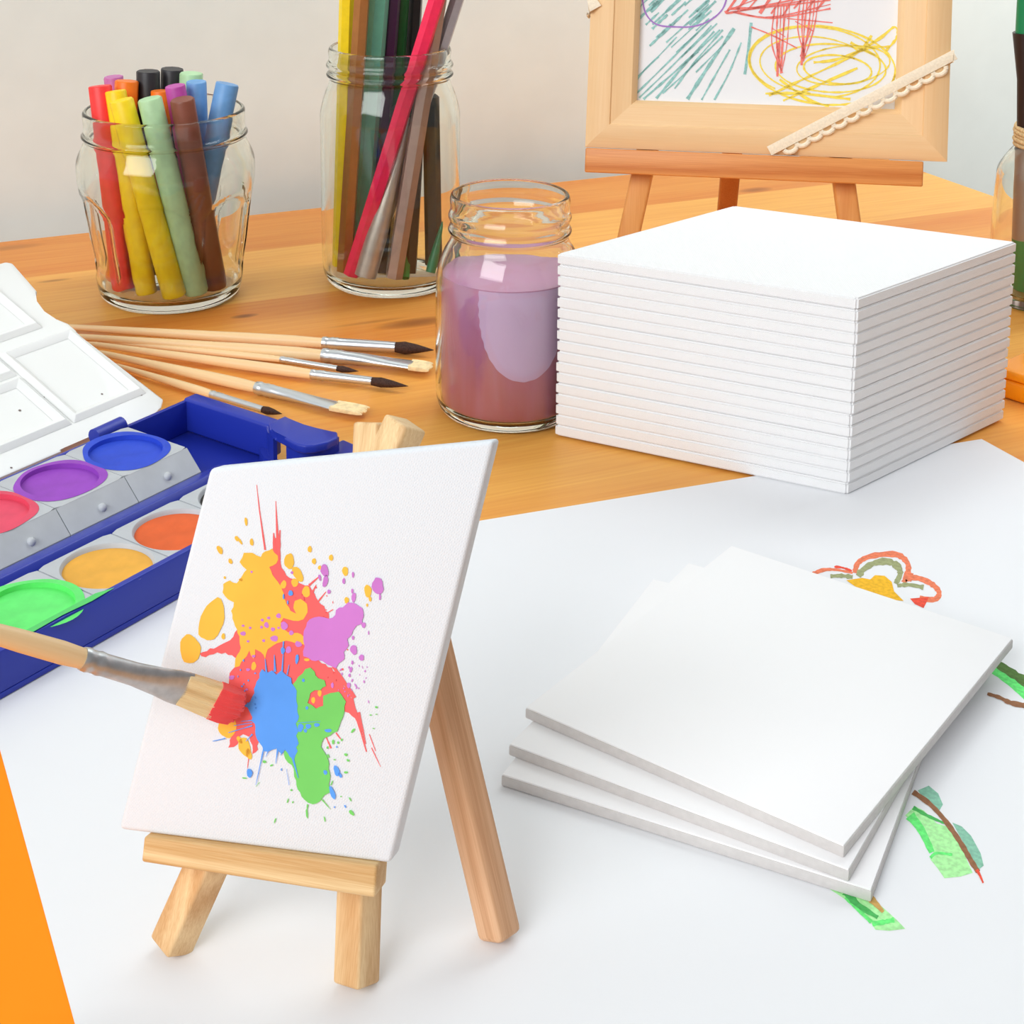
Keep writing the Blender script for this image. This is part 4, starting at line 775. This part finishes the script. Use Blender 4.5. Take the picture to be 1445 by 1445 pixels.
for s in range(4):
    bm = NB(); ra = [bm.verts.new(fl_pt(s, d, h, 0)) for d, h in loops]; rb = [bm.verts.new(fl_pt(s, d, h, 1)) for d, h in loops]; n = len(loops)
    for i in range(n): bm.faces.new((ra[i], ra[(i + 1) % n], rb[(i + 1) % n], rb[i]))
    bm.faces.new(ra); bm.faces.new(rb[::-1])
    obj('rail', bm, wood('frame_pine', hx(246, 212, 164), hx(234, 190, 136), SU if s % 2 == 0 else SV, 130, 0.03, 0.5, 0.9), pf, True)
bm = NB(); box(bm, sp(u0 + 0.004, v0 + 0.004, fd + 0.0005), SU * (u1_ - u0 - 0.008), SV * (v1 - v0 - 0.008), SN * 0.0012); obj('backing', bm, M['board'], pf)
bm = NB(); box(bm, sp(u0 + 0.020, v0 + 0.020, fd + 0.0019), SU * (u1_ - u0 - 0.04), SV * (v1 - v0 - 0.04), SN * 0.0004); dr = obj('drawing', bm, mat('drawing_sheet', hx(240, 243, 247), 0.8, 0.2), pf, label='white paper with child-like crayon scribbles')
dpl = Plane(sp(0, 0, fd + 0.0023), SN)
ulim, vlim = (u0 + 0.0255, u1_ - 0.0255), (v0 + 0.0255, v1 - 0.0255)
def od_(k):
    def f(x, y, off=0.0):
        p = dpl(x, y, 0.00015 + 0.00006 * k); q = p - S0; a, b = q.dot(SU), q.dot(SV); return p + SU * (min(max(a, ulim[0]), ulim[1]) - a) + SV * (min(max(b, vlim[0]), vlim[1]) - b)
    return f
def zig(bm, pts, amp, step, w, fn, rnd):
    s = spline([tuple(map(float, p)) for p in pts], 12) if len(pts) > 2 else [(pts[0][0] + (pts[1][0] - pts[0][0]) * t / 20, pts[0][1] + (pts[1][1] - pts[0][1]) * t / 20) for t in range(21)]
    out = []; sg = 1
    for i in range(0, len(s) - 1, step):
        dx, dy = s[i + 1][0] - s[i][0], s[i + 1][1] - s[i][1]; q = math.hypot(dx, dy) or 1; a = amp * sg * rnd.uniform(0.6, 1.2); out.append((s[i][0] - dy / q * a, s[i][1] + dx / q * a)); sg = -sg
    stroke(bm, out, w, fn, 0.3, 3)
rz = random.Random(11)
bm = NB(); f0 = od_(0)
for a, b, w in [((898, 132), (985, 46), 2.4), ((902, 138), (1004, 36), 2.0), ((908, 140), (985, 72), 3.2), ((926, 139), (1008, 44), 3.4), ((935, 132), (1000, 70), 2.0), ((952, 125), (1020, 42), 2.6), ((970, 140), (1036, 40), 4.6), ((990, 141), (1030, 70), 2.4), ((1008, 141), (1046, 60), 2.6), ((900, 108), (955, 52), 2.0), ((895, 118), (930, 80), 1.6)]:
    stroke(bm, [a, ((a[0] + b[0]) / 2 + rz.uniform(-2, 2), (a[1] + b[1]) / 2 + rz.uniform(-2, 2)), b], w, f0, 0.35)
for i in range(26):
    x = rz.uniform(900, 985); y = rz.uniform(-20, 52); L = rz.uniform(18, 42); stroke(bm, [(x, y + L * 0.42), (x + L * 0.9, y - L * 0.42)], rz.uniform(1.6, 4.0), f0, 0.4)
for i in range(7): y = 8 + i * 7; stroke(bm, [(940 + i * 7, y + 52), (1000 + i * 4, y - 2 + i * 2)], 2.2, f0, 0.4)
stroke(bm, [(1060, 32), (1056, 70), (1051, 105)], 4.2, f0, 0.15)
obj('teal_crayon', bm, mat('teal_wax', hx(150, 200, 197), 0.7, 0.1, bump=(500, 0, 0.18)), dr, label='teal green crayon hatching')
bm = NB(); stroke(bm, [(905, -30), (907, 2), (913, 22), (928, 35), (955, 38), (980, 37), (1003, 28), (1020, 12), (1026, -10), (1020, -30)], 2.2, od_(1), 0.15); obj('violet_crayon', bm, mat('violet_wax', hx(172, 128, 205), 0.7, 0.1), dr, label='violet crayon curve')
bm = NB(); fy = od_(2)
def loop(cx, cy, rx, ry, rot, t0, t1, w):
    pts = []
    for i in range(25):
        t = t0 + (t1 - t0) * i / 24; x, y = rx * math.cos(t), ry * math.sin(t); pts.append((cx + x * math.cos(rot) - y * math.sin(rot), cy + x * math.sin(rot) + y * math.cos(rot)))
    stroke(bm, pts, w, fy, 0.3, 3)
loop(1160, 92, 104, 55, 0.12, 0, 6.5, 2.8); loop(1150, 88, 92, 50, 0.06, 2.2, 7.5, 2.4); loop(1172, 96, 78, 34, 0.05, -1, 5.4, 2.4); loop(1182, 98, 48, 20, 0.1, -1.5, 5.2, 2.6); loop(1190, 92, 66, 27, -0.1, -2, 4.4, 2.0); loop(1150, 92, 78, 40, 0.1, 1.6, 5.6, 2.0)
for s in [[(1085, 135), (1120, 118), (1190, 85), (1240, 55), (1262, 38), (1266, 52), (1250, 72)], [(1148, 88), (1180, 84), (1225, 68), (1256, 66)], [(1080, 132), (1130, 132), (1200, 140)], [(1100, 112), (1140, 140), (1170, 150)], [(1200, 60), (1235, 78)], [(1230, 50), (1215, 72)], [(1105, 142), (1150, 122), (1210, 96)]]: stroke(bm, s, 3.6, fy, 0.4)
obj('yellow_crayon', bm, mat('yellow_wax', hx(255, 224, 96), 0.7, 0.1, bump=(500, 0, 0.1)), dr, label='yellow crayon loops')
bm = NB(); f3 = od_(3)
for i in range(9): x = 1024 + i * 16; stroke(bm, [(x, 16 + rz.uniform(-4, 8)), (x + 26, -18)], rz.uniform(2, 4.4), f3, 0.4)
for i in range(6): y = -6 + i * 6; stroke(bm, [(1022 + i * 3, 16 + rz.uniform(-4, 4)), (1090, y + rz.uniform(-3, 6)), (1172, y - 12)], rz.uniform(1.4, 3.0), f3, 0.4)
for k in range(6):
    x = 1090 + k * 4; stroke(bm, [(x + 4, 8), (x + rz.uniform(-3, 3), 60), (1099 + rz.uniform(-5, 5), 104 - rz.uniform(0, 14))], rz.uniform(1.2, 2.4), f3, 0.5)
    x = 1124 + k * 5; stroke(bm, [(x + 6, -4), (x + rz.uniform(-2, 3), 40), (1132 + rz.uniform(-5, 5), 88 - rz.uniform(0, 12))], rz.uniform(1.2, 2.4), f3, 0.5)
stroke(bm, [(1090, 40), (1108, 52)], 1.4, f3, 0.3); stroke(bm, [(1122, 30), (1148, 44)], 1.4, f3, 0.3)
stroke(bm, [(1098, 60), (1097, 108)], 3.4, f3, 0.3); stroke(bm, [(1133, 60), (1131, 92)], 3.4, f3, 0.3); stroke(bm, [(1060, 38), (1090, 50), (1125, 68)], 1.8, f3, 0.3); stroke(bm, [(1110, 26), (1175, 32)], 1.8, f3, 0.3)
obj('red_crayon', bm, mat('red_wax', hx(252, 134, 126), 0.7, 0.1, bump=(500, 0, 0.15)), dr, label='red crayon scribble')
# lace across the frame's lower right corner
lpF = Plane(sp(0, 0, fd + 0.0132), SN); lace = thing('lace_ribbon', 'cream scalloped lace ribbon tied diagonally across the frame corner', 'ribbon', lpF(1210, 150), 'lace on the frame')
A0, A1 = lpF(1082, 207), lpF(1332, 77); ld_ = (A1 - A0).normalized(); A1 = A0 + ld_ * ((u1_ + 0.0004 - (A0 - S0).dot(SU)) / ld_.dot(SU)); lu = ld_.cross(SN).normalized()
if lu.z > 0: lu = -lu
LL = (A1 - A0).length; bw = 0.0052
bm = NB(); box(bm, A0, ld_ * LL, lu * bw, SN * 0.0006); obj('band', bm, M['lace'], lace, True, 0.0002)
bm = NB(); ns = 15; ws = LL / ns
for k in range(1, ns - 1):
    c0 = A0 + ld_ * (ws * (k + 0.5)) + lu * (bw + 0.0004) + SN * 0.0004
    sweep(bm, [c0 + ld_ * (ws * 0.52 * math.cos(t)) + lu * (0.0028 * math.sin(t)) for t in [math.pi * i / 8 for i in range(9)]], 0.0013, 8)
obj('scalloped_edge', bm, M['lace'], lace, True)
bm = NB(); box(bm, A1 + SU * 0.0003 + SN * 0.0006, SU * 0.0006, SV * -0.0062, SN * -0.0130); obj('wrap', bm, M['lace'], lace, True, 0.0001)
lq = lpF(829, 12); l2 = thing('lace_ribbon', 'snippet of cream lace showing at the left side of the frame', 'ribbon', lq, 'lace on the frame')
bm = NB(); q0 = sp(u0 - 0.0008, 0.146, fd); sweep(bm, [q0 + SN * 0.0135 + SU * 0.004 + SV * 0.003, q0 + SN * 0.0135, q0 + SN * 0.008, q0 - SN * 0.0005, q0 - SN * 0.0008 + SU * 0.01], None, 8, side=SV, flat=[(0.0045, 0.0005)] * 5); obj('band', bm, M['lace'], l2, True)
bm = NB()
for k in range(4): sweep(bm, [q0 - SU * 0.0006 + SN * (0.0015 + k * 0.003) + SN * 0.0014 * math.cos(t) - SV * (0.0045 + 0.0016 * math.sin(t)) for t in [math.pi * i / 6 for i in range(7)]], 0.0006, 6)
obj('scalloped_edge', bm, M['lace'], l2, True)
